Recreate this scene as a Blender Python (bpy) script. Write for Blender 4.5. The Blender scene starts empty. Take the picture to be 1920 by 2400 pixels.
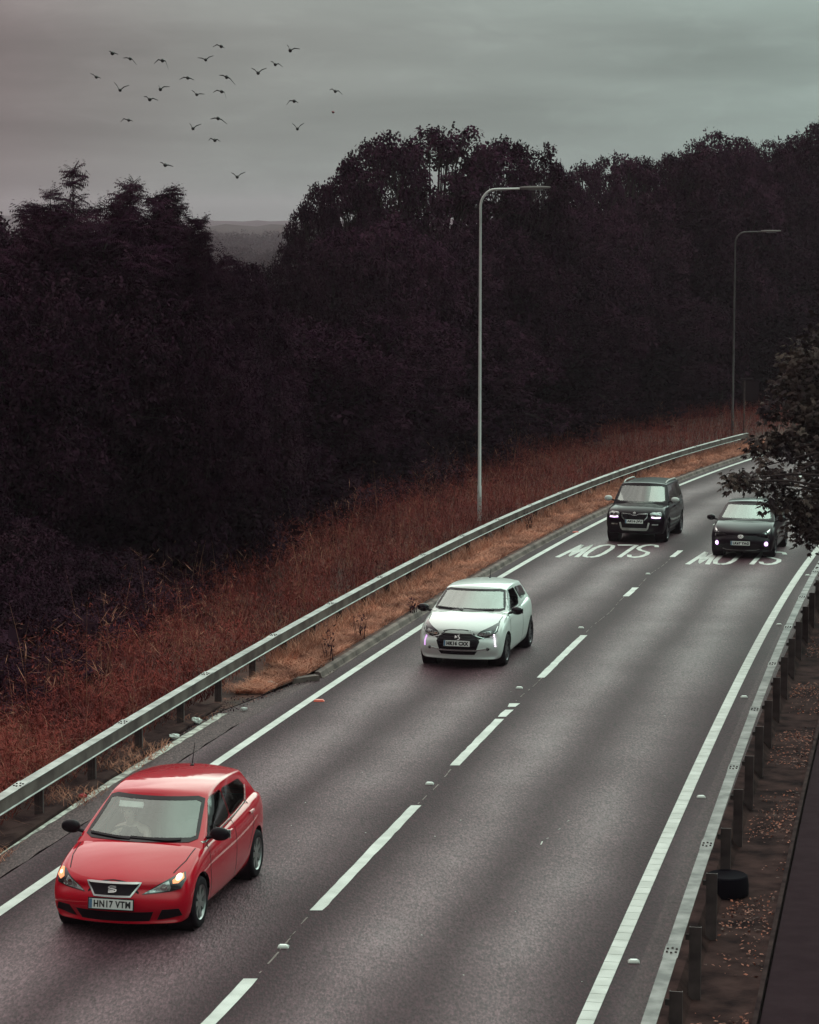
import bpy, bmesh, math, random
import numpy as np
from mathutils import Vector, Matrix
from mathutils.bvhtree import BVHTree
R = math.radians
rng = np.random.default_rng(7); random.seed(7)
sc = bpy.context.scene; col = sc.collection

# ------------------------------------------------------------------ camera
FPX, HC, SL = 5667.0, 7.4, 155/5667.0          # focal length in px of a 2400 px high frame, eye height, fall of the road
PITCH = math.atan(685/FPX)
cam = bpy.data.objects.new('camera', bpy.data.cameras.new('camera')); col.objects.link(cam)
cam.location = (0, 0, HC); cam.rotation_euler = (math.pi/2-PITCH, 0, 0)
cam.data.sensor_fit = 'VERTICAL'; cam.data.sensor_height = 36; cam.data.lens = 85.0
cam.data.clip_start = .5; cam.data.clip_end = 20000
sc.camera = cam

# ------------------------------------------------------------------ sky and sun
world = bpy.data.worlds.new('World'); sc.world = world; world.use_nodes = True
wn, wl = world.node_tree.nodes, world.node_tree.links; wn.clear()
def N(t, nodes=wn, **k):
    n = nodes.new(t)
    for a, b in k.items():
        if a in n.inputs.keys(): n.inputs[a].default_value = b
        else: setattr(n, a, b)
    return n
out = N('ShaderNodeOutputWorld'); bg = N('ShaderNodeBackground'); bg.inputs[1].default_value = 1.0
sky = N('ShaderNodeTexSky', sky_type='NISHITA', sun_disc=False, sun_elevation=R(60), sun_rotation=R(185), air_density=1.5, dust_density=4)
tc = N('ShaderNodeTexCoord'); sep = N('ShaderNodeSeparateXYZ'); wl.new(tc.outputs['Generated'], sep.inputs[0])
elev = N('ShaderNodeValToRGB'); cr = elev.color_ramp              # brightness of the overcast by height: thin bank of dim cloud at the horizon
wl.new(sep.outputs[2], elev.inputs[0])
pts = [(0.0, (.22,.255,.235)), (.03, (.25,.28,.256)), (.075, (.25,.272,.25)), (.12, (.36,.41,.37)), (.21, (2.6,3.2,2.75)), (.44, (2.1,2.6,2.25)), (.62, (1.0,1.26,1.09)), (1.0, (.92,1.17,1.01))]
while len(cr.elements) < len(pts): cr.elements.new(.5)
for e, (p, c) in zip(cr.elements, pts): e.position = p; e.color = (*c, 1)
tint = N('ShaderNodeValToRGB'); tr = tint.color_ramp              # mauve to the left, mint to the right
mr = N('ShaderNodeMapRange'); mr.inputs[1].default_value = -.19; mr.inputs[2].default_value = .19; wl.new(sep.outputs[0], mr.inputs[0]); wl.new(mr.outputs[0], tint.inputs[0])
tr.elements[0].color = (.84,.60,.66,1); tr.elements[1].color = (1.12,1.28,1.28,1)
e = tr.elements.new(.28); e.color = (1.03,.96,.99,1)
mapn = N('ShaderNodeMapping'); mapn.inputs['Scale'].default_value = (4, 4, 30); wl.new(tc.outputs['Generated'], mapn.inputs[0])
noi = N('ShaderNodeTexNoise', Scale=1.6, Detail=5.0, Roughness=.5); wl.new(mapn.outputs[0], noi.inputs['Vector'])
nr = N('ShaderNodeMapRange'); nr.inputs[1].default_value=.3; nr.inputs[2].default_value=.7; nr.inputs[3].default_value=.84; nr.inputs[4].default_value=1.14
wl.new(noi.outputs[0], nr.inputs[0])
def mixc(a, b, fac, mode, nodes, links):
    m = nodes.new('ShaderNodeMix'); m.data_type='RGBA'; m.blend_type=mode
    for s, v in ((0, fac), (6, a), (7, b)):
        if hasattr(v, 'links'): links.new(v, m.inputs[s])
        else: m.inputs[s].default_value = v
    return m.outputs[2]
back = N('ShaderNodeValToRGB'); br = back.color_ramp; wl.new(sep.outputs[2], back.inputs[0])   # duller sky behind the viewer
while len(br.elements) < 4: br.elements.new(.5)
for e, (p, c) in zip(br.elements, [(0,(.05,.048,.05)),(.25,(.13,.145,.14)),(.55,(.62,.78,.68)),(1,(.95,1.21,1.04))]): e.position=p; e.color=(*c,1)
bf = N('ShaderNodeMapRange', interpolation_type='SMOOTHSTEP'); bf.inputs[1].default_value=.05; bf.inputs[2].default_value=.97; wl.new(sep.outputs[1], bf.inputs[0])
e0 = mixc(back.outputs[0], elev.outputs[0], bf.outputs[0], 'MIX', wn, wl)
c1 = mixc(e0, tint.outputs[0], 1.0, 'MULTIPLY', wn, wl)
map2 = N('ShaderNodeMapping'); map2.inputs['Scale'].default_value = (11, 11, 34); wl.new(tc.outputs['Generated'], map2.inputs[0])
no2 = N('ShaderNodeTexNoise', Scale=2.4, Detail=7.0, Roughness=.6, Distortion=.6); wl.new(map2.outputs[0], no2.inputs['Vector'])
n2 = N('ShaderNodeMapRange'); n2.inputs[1].default_value=.5; n2.inputs[2].default_value=.72; n2.inputs[3].default_value=1.0; n2.inputs[4].default_value=1.10; wl.new(no2.outputs[0], n2.inputs[0])
c1 = mixc(c1, n2.outputs[0], 1.0, 'MULTIPLY', wn, wl)
c2 = mixc(c1, nr.outputs[0], 1.0, 'MULTIPLY', wn, wl)
sks = mixc(sky.outputs[0], (.06,.06,.06,1), 1.0, 'MULTIPLY', wn, wl)
c3 = mixc(c2, sks, .06, 'MIX', wn, wl)
wl.new(c3, bg.inputs[0]); wl.new(bg.outputs[0], out.inputs[0])
sun = bpy.data.objects.new('sun', bpy.data.lights.new('sun', 'SUN')); col.objects.link(sun)
sun.data.energy = 1.0; sun.data.angle = R(85); sun.data.color = (1.0,.97,.88)
sun.rotation_euler = (R(-28), R(10), 0); sun.location = (0,0,60)
sc.view_settings.view_transform = 'Standard'; sc.view_settings.look = 'None'
sc.view_settings.exposure = 0; sc.view_settings.gamma = 1
sc.cycles.use_denoising = True; sc.cycles.max_bounces = 6; sc.cycles.transparent_max_bounces = 12
sc.cycles.diffuse_bounces = 3; sc.cycles.glossy_bounces = 3

# ------------------------------------------------------------------ helpers
def tag(o, label=None, cat=None, group=None, kind=None):
    if label: o['label'] = label
    if cat: o['category'] = cat
    if group: o['group'] = group
    if kind: o['kind'] = kind
    return o
def link(name, me, parent=None):
    o = bpy.data.objects.new(name, me); col.objects.link(o)
    if parent: o.parent = parent
    return o
def empty(name, loc=(0,0,0), rot=(0,0,0), **k):
    o = link(name, None); o.location = loc; o.rotation_euler = rot; o.empty_display_size = .2
    return tag(o, **k)
def mesh_np(name, V, Fq, mats, smooth=False, midx=None):
    V = np.asarray(V, np.float32).reshape(-1,3); Fq = np.asarray(Fq, np.int32)
    me = bpy.data.meshes.new(name); n = Fq.shape[1]
    me.vertices.add(len(V)); me.vertices.foreach_set('co', V.ravel())
    me.loops.add(Fq.size); me.loops.foreach_set('vertex_index', Fq.ravel())
    me.polygons.add(len(Fq)); me.polygons.foreach_set('loop_start', np.arange(0, Fq.size, n, dtype=np.int32))
    if midx is not None: me.polygons.foreach_set('material_index', np.asarray(midx, np.int32))
    if smooth: me.polygons.foreach_set('use_smooth', np.ones(len(Fq), bool))
    me.update(calc_edges=True); me.validate()
    for m in (mats if isinstance(mats, (list,tuple)) else [mats]): me.materials.append(m)
    return me
class MB:
    """collects simple solids and writes them as one mesh"""
    def __init__(s): s.v=[]; s.f=[]; s.m=[]
    def add(s, V, Fs, mi=0, M=None):
        b=len(s.v)
        for p in V:
            p=Vector(p); s.v.append(tuple(M@p if M else p))
        for q in Fs: s.f.append(tuple(b+i for i in q)); s.m.append(mi)
    def box(s, c, d, M=None, mi=0, taper=1.0):
        x,y,z=[k/2 for k in d]; V=[]
        for sz,t in ((-1,1),(1,taper)):
            for sx,sy in ((-1,-1),(1,-1),(1,1),(-1,1)): V.append((c[0]+sx*x*t, c[1]+sy*y*t, c[2]+sz*z))
        s.add(V, [(3,2,1,0),(4,5,6,7),(0,1,5,4),(1,2,6,5),(2,3,7,6),(3,0,4,7)], mi, M)
    def tube(s, P, r, n=8, mi=0, M=None, cap=True):
        P=[Vector(p) for p in P]; rr=r if hasattr(r,'__len__') else [r]*len(P); V=[]; Fs=[]
        up=Vector((0,0,1)); T0=(P[1]-P[0]).normalized()
        if abs(T0.dot(up))>.95: up=Vector((1,0,0))
        A=T0.cross(up).normalized()
        for i,p in enumerate(P):
            T=((P[min(i+1,len(P)-1)]-P[max(i-1,0)])).normalized()
            A=(A-T*A.dot(T)).normalized(); B=T.cross(A)
            for k in range(n):
                a=2*math.pi*k/n; V.append(p+A*math.cos(a)*rr[i]+B*math.sin(a)*rr[i])
        for i in range(len(P)-1):
            for k in range(n):
                Fs.append((i*n+k, i*n+(k+1)%n, (i+1)*n+(k+1)%n, (i+1)*n+k))
        if cap: Fs += [tuple(range(n))[::-1], tuple((len(P)-1)*n+k for k in range(n))]
        s.add(V, Fs, mi, M)
    def lathe(s, prof, n=32, M=None, mi=0, close=False):
        """profile (r, h) turned about the local Y axis"""
        V=[]; Fs=[]; m=len(prof)
        for k in range(n):
            a=2*math.pi*k/n
            for r,h in prof: V.append((r*math.cos(a), h, r*math.sin(a)))
        for k in range(n):
            for i in range(m if close else m-1):
                j=(i+1)%m; Fs.append((k*m+i, k*m+j, ((k+1)%n)*m+j, ((k+1)%n)*m+i))
        s.add(V, Fs, mi, M)
    def ball(s, c, r, M=None, mi=0, n=14, m=9):
        r = r if hasattr(r,'__len__') else (r,r,r); V=[]; Fs=[]
        for i in range(m+1):
            t=math.pi*i/m
            for k in range(n):
                a=2*math.pi*k/n; V.append((c[0]+r[0]*math.sin(t)*math.cos(a), c[1]+r[1]*math.sin(t)*math.sin(a), c[2]+r[2]*math.cos(t)))
        for i in range(m):
            for k in range(n): Fs.append((i*n+k,(i+1)*n+k,(i+1)*n+(k+1)%n,i*n+(k+1)%n))
        s.add(V, Fs, mi, M)
    def build(s, name, mats, parent=None, smooth=True, ang=35, weld=True):
        me=bpy.data.meshes.new(name); me.from_pydata(s.v, [], s.f)
        for m in (mats if isinstance(mats,(list,tuple)) else [mats]): me.materials.append(m)
        me.polygons.foreach_set('material_index', s.m)
        finish(me, smooth, ang, weld)
        return link(name, me, parent)
def finish(me, smooth=True, ang=35, weld=True, recalc=True):
    bm=bmesh.new(); bm.from_mesh(me)
    if weld: bmesh.ops.remove_doubles(bm, verts=bm.verts, dist=1e-5)
    if recalc: bmesh.ops.recalc_face_normals(bm, faces=bm.faces)
    bm.to_mesh(me); bm.free()
    if smooth:
        me.polygons.foreach_set('use_smooth', [True]*len(me.polygons)); me.set_sharp_from_angle(angle=R(ang))
    me.update()

# ------------------------------------------------------------------ materials
def mat(name, base=(.5,.5,.5), rough=.5, metal=0.0, coat=0.0, spec=.5, emit=None, estr=0, var=0.0, vscale=8.0, bump=0.0, bscale=60.0, base2=None, detail=4.0, coords='Object', orand=0):
    m=bpy.data.materials.new(name); m.use_nodes=True; n=m.node_tree.nodes; l=m.node_tree.links
    p=n['Principled BSDF']; p.inputs['Base Color'].default_value=(*base,1); p.inputs['Roughness'].default_value=rough
    p.inputs['Metallic'].default_value=metal; p.inputs['Coat Weight'].default_value=coat; p.inputs['Coat Roughness'].default_value=.03
    p.inputs['Specular IOR Level'].default_value=spec
    if emit: p.inputs['Emission Color'].default_value=(*emit,1); p.inputs['Emission Strength'].default_value=estr
    t=n.new('ShaderNodeTexCoord')
    if var or base2:
        no=n.new('ShaderNodeTexNoise'); no.inputs['Scale'].default_value=vscale; no.inputs['Detail'].default_value=detail
        l.new(t.outputs[coords], no.inputs['Vector'])
        r=n.new('ShaderNodeValToRGB'); r.color_ramp.elements[0].position=.35; r.color_ramp.elements[1].position=.65
        b2 = base2 or tuple(c*(1+var) for c in base); b1 = base if base2 else tuple(c*(1-var) for c in base)
        r.color_ramp.elements[0].color=(*b1,1); r.color_ramp.elements[1].color=(*b2,1)
        l.new(no.outputs[0], r.inputs[0]); oc=r.outputs[0]
        if orand:
            oi=n.new('ShaderNodeObjectInfo'); mo=n.new('ShaderNodeMapRange'); mo.inputs[3].default_value=1-orand; mo.inputs[4].default_value=1+orand; l.new(oi.outputs['Random'],mo.inputs[0]); oc=mixc(oc,mo.outputs[0],1.0,'MULTIPLY',n,l)
        l.new(oc, p.inputs['Base Color'])
    if bump:
        nb=n.new('ShaderNodeTexNoise'); nb.inputs['Scale'].default_value=bscale; nb.inputs['Detail'].default_value=4
        l.new(t.outputs[coords], nb.inputs['Vector'])
        b=n.new('ShaderNodeBump'); b.inputs['Strength'].default_value=bump; b.inputs['Distance'].default_value=.01
        l.new(nb.outputs[0], b.inputs['Height']); l.new(b.outputs[0], p.inputs['Normal'])
    return m
def m_asphalt(name, dark, light, bands=True):
    m=mat(name, dark, .62); n=m.node_tree.nodes; l=m.node_tree.links; p=n['Principled BSDF']
    uv=n.new('ShaderNodeUVMap'); uv.uv_map='lane'; s=n.new('ShaderNodeSeparateXYZ'); l.new(uv.outputs[0], s.inputs[0])
    geo=n.new('ShaderNodeTexCoord')
    # wander of the tracks
    mp=n.new('ShaderNodeMapping'); mp.inputs['Scale'].default_value=(.25,.05,1); l.new(geo.outputs['Object'], mp.inputs[0])
    w=n.new('ShaderNodeTexNoise'); w.inputs['Scale'].default_value=2.2; w.inputs['Detail'].default_value=3; l.new(mp.outputs[0], w.inputs['Vector'])
    def math_(op,a,b=None,c=None):
        q=n.new('ShaderNodeMath'); q.operation=op
        for i,v in enumerate((a,b,c)):
            if v is None: continue
            if hasattr(v,'links'): l.new(v,q.inputs[i])
            else: q.inputs[i].default_value=v
        return q.outputs[0]
    ww=math_('MULTIPLY_ADD', w.outputs[0], .10, -.05)
    u=math_('ADD', s.outputs[0], ww)
    lane=math_('FRACT', math_('MULTIPLY', u, 2.0))
    ramp=n.new('ShaderNodeValToRGB'); ramp.color_ramp.interpolation='B_SPLINE'
    P=[(0,0),(.10,.05),(.26,1.0),(.36,.75),(.47,.12),(.56,.2),(.70,.95),(.80,.6),(.92,.03),(1,0)]
    while len(ramp.color_ramp.elements)<len(P): ramp.color_ramp.elements.new(.5)
    for e,(a,b) in zip(ramp.color_ramp.elements,P): e.position=a; e.color=(b,b,b,1)
    l.new(lane, ramp.inputs[0])
    band = ramp.outputs[0] if bands else math_('MULTIPLY', w.outputs[0], .4)
    # patchiness
    pn=n.new('ShaderNodeTexNoise'); pn.inputs['Scale'].default_value=.35; pn.inputs['Detail'].default_value=5; l.new(geo.outputs['Object'], pn.inputs['Vector'])
    band=math_('MULTIPLY', band, math_('MULTIPLY_ADD', pn.outputs[0], 1.3, .30))
    g=n.new('ShaderNodeTexNoise'); g.inputs['Scale'].default_value=34; g.inputs['Detail'].default_value=5; g.inputs['Roughness'].default_value=.75; gm=n.new('ShaderNodeMapping'); gm.inputs['Scale'].default_value=(1,.28,1); gm.inputs['Rotation'].default_value=(0,0,R(13)); l.new(geo.outputs['Object'], gm.inputs[0]); l.new(gm.outputs[0], g.inputs['Vector'])
    v=n.new('ShaderNodeTexVoronoi'); v.inputs['Scale'].default_value=38; l.new(gm.outputs[0], v.inputs['Vector'])
    gr=n.new('ShaderNodeMapRange'); gr.inputs[1].default_value=.40; gr.inputs[2].default_value=.62; l.new(g.outputs[0], gr.inputs[0])
    base=mixc((*dark,1),(*light,1), band, 'MIX', n, l)
    sp=math_('MULTIPLY_ADD', gr.outputs[0], 1.0, .45)
    sp=math_('MULTIPLY', sp, math_('MULTIPLY_ADD', v.outputs['Color'], .6, .68))
    colr=mixc(base, sp, 1.0, 'MULTIPLY', n, l)
    l.new(colr, p.inputs['Base Color'])
    l.new(math_('MULTIPLY_ADD', band, -.22, .72), p.inputs['Roughness'])
    p.inputs['Specular IOR Level'].default_value=.19; p.inputs['Specular Tint'].default_value=(1,.80,.86,1)
    b=n.new('ShaderNodeBump'); b.inputs['Strength'].default_value=.55; b.inputs['Distance'].default_value=.008
    l.new(v.outputs['Distance'], b.inputs['Height']); l.new(b.outputs[0], p.inputs['Normal'])
    return m
def m_glass(name, refl=.3, tintc=(.75,.85,.8), hue=(1,1,1)):
    m=bpy.data.materials.new(name); m.use_nodes=True; n=m.node_tree.nodes; l=m.node_tree.links; n.clear()
    o=n.new('ShaderNodeOutputMaterial'); mx=n.new('ShaderNodeMixShader'); g=n.new('ShaderNodeBsdfGlossy'); t=n.new('ShaderNodeBsdfTransparent')
    g.inputs['Roughness'].default_value=.02; g.inputs['Color'].default_value=(*hue,1); t.inputs['Color'].default_value=(*tintc,1)
    lw=n.new('ShaderNodeFresnel'); lw.inputs[0].default_value=1.5
    a=n.new('ShaderNodeMath'); a.operation='ADD'; a.inputs[1].default_value=refl; a.use_clamp=True; l.new(lw.outputs[0], a.inputs[0])
    l.new(a.outputs[0], mx.inputs[0]); l.new(t.outputs[0], mx.inputs[1]); l.new(g.outputs[0], mx.inputs[2]); l.new(mx.outputs[0], o.inputs[0])
    return m
M=dict(
 asphalt=m_asphalt('asphalt',(.0265,.0062,.0120),(.148,.086,.101)),
 asphalt_old=m_asphalt('old asphalt',(.048,.021,.026),(.080,.046,.052), False),
 layby=m_asphalt('lay-by asphalt',(.070,.040,.044),(.150,.105,.105), False),
 path=mat('path asphalt',(.024,.0105,.015),.9,spec=.05,base2=(.032,.016,.021),vscale=3,bump=.4,bscale=50),
 line=mat('white road paint',(.50,.51,.48),.7,base2=(.66,.67,.64),vscale=3,detail=8,bump=.2,bscale=40),
 worn=mat('worn line',(.20,.17,.16),.85,base2=(.70,.68,.62),vscale=8,detail=8),
 concrete=mat('kerb concrete',(.07,.045,.042),.9,base2=(.21,.155,.14),vscale=2.5,detail=9,bump=.15),
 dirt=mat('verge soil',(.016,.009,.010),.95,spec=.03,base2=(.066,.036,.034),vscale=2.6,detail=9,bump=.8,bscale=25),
 straw=mat('straw ground',(.035,.014,.012),.95,base2=(.10,.036,.026),vscale=3,detail=8,bump=.8,bscale=30),
 galv=mat('galvanised steel',(.30,.29,.28),.5,spec=.3,base2=(.56,.55,.53),vscale=3.2,detail=6),
 galvface=mat('shaded stained rail face',(.075,.052,.050),.7,spec=.15,base2=(.17,.135,.125),vscale=2.0,detail=6),
 galvdark=mat('weathered steel post',(.060,.042,.044),.6,metal=.1,spec=.2,base2=(.11,.080,.078),vscale=5),
 galvback=mat('steel rail, weathered',(.10,.088,.088),.55,spec=.25,base2=(.28,.26,.255),vscale=3.5,detail=6),
 bolt=mat('rusty bolt',(.03,.012,.012),.6,metal=.4),
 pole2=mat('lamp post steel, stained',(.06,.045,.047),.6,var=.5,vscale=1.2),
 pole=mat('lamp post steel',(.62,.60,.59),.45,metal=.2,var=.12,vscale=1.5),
 lantern=mat('lantern housing',(.11,.08,.08),.5),
 leafA=mat('leaf dark',(.025,.0080,.0190),.85,base2=(.050,.0190,.033),vscale=.9,detail=6,spec=.0,orand=.35),
 leafB=mat('leaf brownish',(.022,.0080,.0170),.85,base2=(.044,.0185,.029),vscale=.45,detail=6,spec=.0,orand=.35),
 leafC=mat('leaf near',(.034,.0185,.024),.75,base2=(.095,.064,.054),vscale=1.6,detail=6,spec=.12),
 bark=mat('bark',(.025,.016,.019),.9,spec=.1,base2=(.055,.036,.036),vscale=6),
 weed=mat('russet weeds',(.062,.011,.014),.9,spec=.03,base2=(.26,.052,.042),vscale=.8,detail=8),
 weedlight=mat('pale dead stalk',(.22,.085,.06),.85,spec=.05,base2=(.42,.19,.13),vscale=1),
 grass=mat('dry grass',(.22,.085,.060),.8,spec=.1,base2=(.74,.34,.235),vscale=1.5,detail=7),
 litterleaf=mat('fallen leaves',(.05,.012,.010),.6,spec=.3,base2=(.48,.15,.09),vscale=9,detail=3),
 rubber=mat('black rubber',(.006,.004,.008),.95,spec=.1),
 tyre=mat('tyre rubber',(.013,.008,.012),.8,spec=.15),
 plast=mat('black plastic',(.011,.006,.010),.55,spec=.2),
 gloss=mat('gloss black',(.010,.006,.010),.12,spec=.35),
 chrome=mat('bright metal',(.75,.78,.76),.22,metal=.85),
 alloy=mat('wheel alloy',(.33,.33,.33),.32,metal=.75),
 alloydark=mat('dark wheel alloy',(.06,.05,.06),.35,metal=.6),
 plate=mat('plate white',(.80,.80,.78),.4),
 plateink=mat('plate black',(.012,.01,.012),.5),
 plateblue=mat('plate band',(.10,.20,.32),.4),
 red=mat('red paint',(.54,.001,.017),.45,coat=1.0,spec=.05),
 white=mat('white paint',(.74,.78,.75),.35,coat=.8),
 black=mat('black paint',(.010,.005,.009),.3,coat=.35,spec=.02),
 blackb=mat('black metallic paint',(.011,.006,.010),.3,coat=.35,spec=.02),
 cloth=mat('seat cloth',(.09,.085,.09),.9,var=.2),
 dash=mat('dashboard',(.16,.17,.17),.7,var=.15),
 lampglass=mat('headlamp',(.80,.82,.80),.16,metal=.6,base2=(.20,.19,.20),vscale=14,detail=3),
 lampdark=mat('headlamp recess',(.05,.045,.05),.2,metal=.5,coat=.8),
 reflector=mat('reflector',(.85,.88,.86),.12,metal=1.0),
 amber=mat('lit indicator',(.9,.35,.15),.3,emit=(1,.36,.16),estr=.9),
 amberhot=mat('indicator bulb',(1,.7,.5),.3,emit=(1,.72,.50),estr=2.2),
 led=mat('running light',(1,1,1),.3,emit=(1,.80,1),estr=2.6),
 ledviolet=mat('running light rim',(.8,.5,.9),.3,emit=(.72,.38,.86),estr=1.1),
 skin=mat('skin',(.86,.72,.64),.6), hair=mat('hair',(.10,.07,.06),.8), vest=mat('dark vest',(.03,.025,.03),.9),
 bird=mat('bird feathers',(.03,.026,.026),.7,var=.2), redbird=mat('red feathers',(.25,.03,.04),.7),
 reflred=mat('red reflector',(.75,.10,.06),.4), wht=mat('white litter',(.72,.75,.72),.6),
 farland=mat('far land',(.022,.014,.015),.95,base2=(.045,.026,.024),spec=.05,vscale=.02,detail=8),
 farwood=mat('far wood',(.020,.009,.012),.95,base2=(.036,.017,.019),spec=.05,vscale=.08,detail=8),
)

# ------------------------------------------------------------------ plan of the road (measured)
cL=[8.71045e-06,-.000689374,.22371011,-10.7707306]; cRL=[6.32307e-06,-4.99213e-05,.16277730,-10.7069599]; cRR=[5.40165e-06,-.000136036,.19463553,-1.97982524]
poly=np.polyval
def dL(Y): return 3*cL[0]*Y*Y+2*cL[1]*Y+cL[2]
def L(Y): return poly(cL,Y)
def W(Y): return 7.38*np.sqrt(1+dL(Y)**2)
def RR(Y): return L(Y)+W(Y)
def Mid(Y): return L(Y)+W(Y)*.497
def railL(Y): return poly(cRL,Y)
def railR(Y):
    return np.where(np.asarray(Y)<55, poly(cRR,Y), RR(Y)+(poly(cRR,55)-RR(55)))
def zr(Y): return -SL*Y
def az(Y): return math.atan(dL(Y))
def strip(name, f0, f1, y0, y1, z, m, step=1.0, n=1, kind='structure', parent=None, u=(0,1)):
    Ys=np.arange(y0,y1+1e-6,step) if y1-y0>step else np.array([y0,y1]); 
    if Ys[-1]<y1-1e-6: Ys=np.append(Ys,y1)
    V=[];UV=[]
    for Y in Ys:
        a,b=float(f0(Y)),float(f1(Y)); zz=z(Y) if callable(z) else z
        for k in range(n+1): t=k/n; V.append((a+(b-a)*t, Y, zr(Y)+zz)); UV.append((u[0]+(u[1]-u[0])*t, Y/10))
    F=[(i*(n+1)+k,i*(n+1)+k+1,(i+1)*(n+1)+k+1,(i+1)*(n+1)+k) for i in range(len(Ys)-1) for k in range(n)]
    me=mesh_np(name,V,F,m); uvl=me.uv_layers.new(name='lane'); UV=np.array(UV,np.float32); idx=np.zeros(len(me.loops),np.int32); me.loops.foreach_get('vertex_index',idx)
    uvl.data.foreach_set('uv',UV[idx].ravel())
    o=link(name,me,parent)
    if kind: o['kind']=kind
    return o
# road sheet: u 0 at left edge line, 1 at right edge line
du=lambda d:d/7.38
strip('road', lambda Y:L(Y)-.6, lambda Y:RR(Y)+.32, 4, 190, 0, M['asphalt'], n=6, u=(-du(.6),1+du(.32)))
strip('road_edge', lambda Y:RR(Y)+.32, lambda Y:RR(Y)+.66, 4, 190, .004, M['asphalt_old'], n=2)
lay=lambda Y: min(-.35+L(Y)-.001, 0+L(Y)-.35)
def oldx(Y): return .20763*Y-11.8452
def layby(Y): return oldx(Y)-.15 if Y<41 else oldx(41)-.15+(L(46)-.5-(oldx(41)-.15))*(Y-41)/5.0
strip('lay_by', layby, lambda Y:L(Y)-.62+.25*max(0,(Y-40)/6)+.02*math.sin(Y*5), 4, 46, .004, M['layby'], n=2, step=.5)
# terrain: bank beside the road falling away to the left and flattening out far off
def terrain(x,y):
    yy=min(max(y,-50),190); d=float(railL(yy))-1.0-x if yy>0 else -12-x
    base=-SL*yy - .10 - (.25 if x>0 and y>0 and x>float(RR(yy))+.5 else 0)
    if y>190: base += -.006*(min(y,700)-190)
    if d>0: base -= .10*min(d,6)+.22*max(0,min(d-6,30))*(1 if y<160 else max(0,1-(y-160)/80))
    if y>300: base=base*(1-min(1,(y-300)/500))+(-9)*min(1,(y-300)/500)
    return base
xs=np.concatenate([np.array([-2200,-1500,-800,-400,-200,-100]),np.arange(-60,60,1.5),np.array([60,100,200,400,800,1500,2200])])
ys=np.concatenate([np.array([-60,-30,-10]),np.arange(0,190,2.5),np.array([190,200,220,250,300,360,430,520,650,800,1100,1600,2200,2750])])
V=[(x,y,terrain(x,y)) for y in ys for x in xs]; nx=len(xs)
F=[(i*nx+j,i*nx+j+1,(i+1)*nx+j+1,(i+1)*nx+j) for i in range(len(ys)-1) for j in range(nx-1)]
link('ground',mesh_np('ground',V,F,M['farland'],smooth=True))['kind']='structure'
# verges
EDG=1.68
vz=lambda Y: .03 if Y<43 else min(.12,.03+(Y-43)*.03)
strip('left_verge', lambda Y:railL(Y)-6.5-.05*max(0,Y-40), lambda Y:(layby(Y) if Y<46 else L(Y)-.55), 4, 185, lambda Y:vz(Y)-.012, M['straw'], n=6)
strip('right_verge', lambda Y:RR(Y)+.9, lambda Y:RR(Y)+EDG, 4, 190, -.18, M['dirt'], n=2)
strip('footpath', lambda Y:RR(Y)+EDG+.05, lambda Y:RR(Y)+7, 4, 190, -.18, M['path'], n=2)
# kerbs
def sweep(mb, cen, y0, y1, sec, step=1.0, z0=0.0, mi=0, zf=None, cap=True):
    Ys=np.arange(y0,y1+1e-6,step); V=[];n=len(sec)
    for Y in Ys:
        t=(float(cen(Y+.1))-float(cen(Y-.1)))/.2; c=1/math.sqrt(1+t*t)
        for a,b in sec: V.append((float(cen(Y))+a*c, Y-a*t*c, zr(Y)+z0+b+(zf(Y) if zf else 0)))
    Fs=[(i*n+k,i*n+(k+1)%n,(i+1)*n+(k+1)%n,(i+1)*n+k) for i in range(len(Ys)-1) for k in range(n)]
    if cap: Fs+=[tuple(range(n)), tuple((len(Ys)-1)*n+k for k in range(n))[::-1]]
    mb.add(V,Fs,mi)
mb=MB(); sweep(mb, lambda Y:L(Y)-.46, 45.2, 185, [(-.075,-.05),(-.075,.115),(-.01,.12),(.03,.10),(.06,.012),(.10,.008),(.10,-.05)], step=.9)
Mk=Matrix.Translation((L(44.7)-.62,44.75,zr(44.8)+.05))@Matrix.Rotation(R(38),4,'Z')
mb.box((0,0,0),(.62,.16,.10),Mk)
kerb=mb.build('left_kerb',M['concrete']); kerb['kind']='structure'
mb=MB(); sweep(mb, lambda Y:RR(Y)+EDG, 4, 190, [(-.025,-.25),(-.025,-.13),(.025,-.13),(.025,-.25)])
mb.build('path_edging',mat('edging concrete',(.020,.010,.012),.9,spec=.05,base2=(.055,.033,.032),vscale=4,detail=8))['kind']='structure'
mb=MB(); sweep(mb, lambda Y:RR(Y)+.86, 4, 190, [(-.22,-.3),(-.22,.003),(-.05,-.01),(.10,-.19),(.10,-.3)]); mb.build('verge_edge',M['dirt'])['kind']='structure'  # soil bank run under the rail; its dark colour stands in for shade
# concrete drain channel under the left barrier, near end
mb=MB(); sweep(mb, lambda Y:railL(Y)-.12, 6, 42, [(-.42,.0),(-.42,.10),(-.30,.11),(0,.045),(.22,.09),(.30,.06),(.30,0)], step=1)
mb.build('drain_channel',mat('drain concrete',(.020,.010,.011),.95,spec=.03,base2=(.060,.034,.032),vscale=3,detail=9,bump=.5))['kind']='structure'
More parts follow.
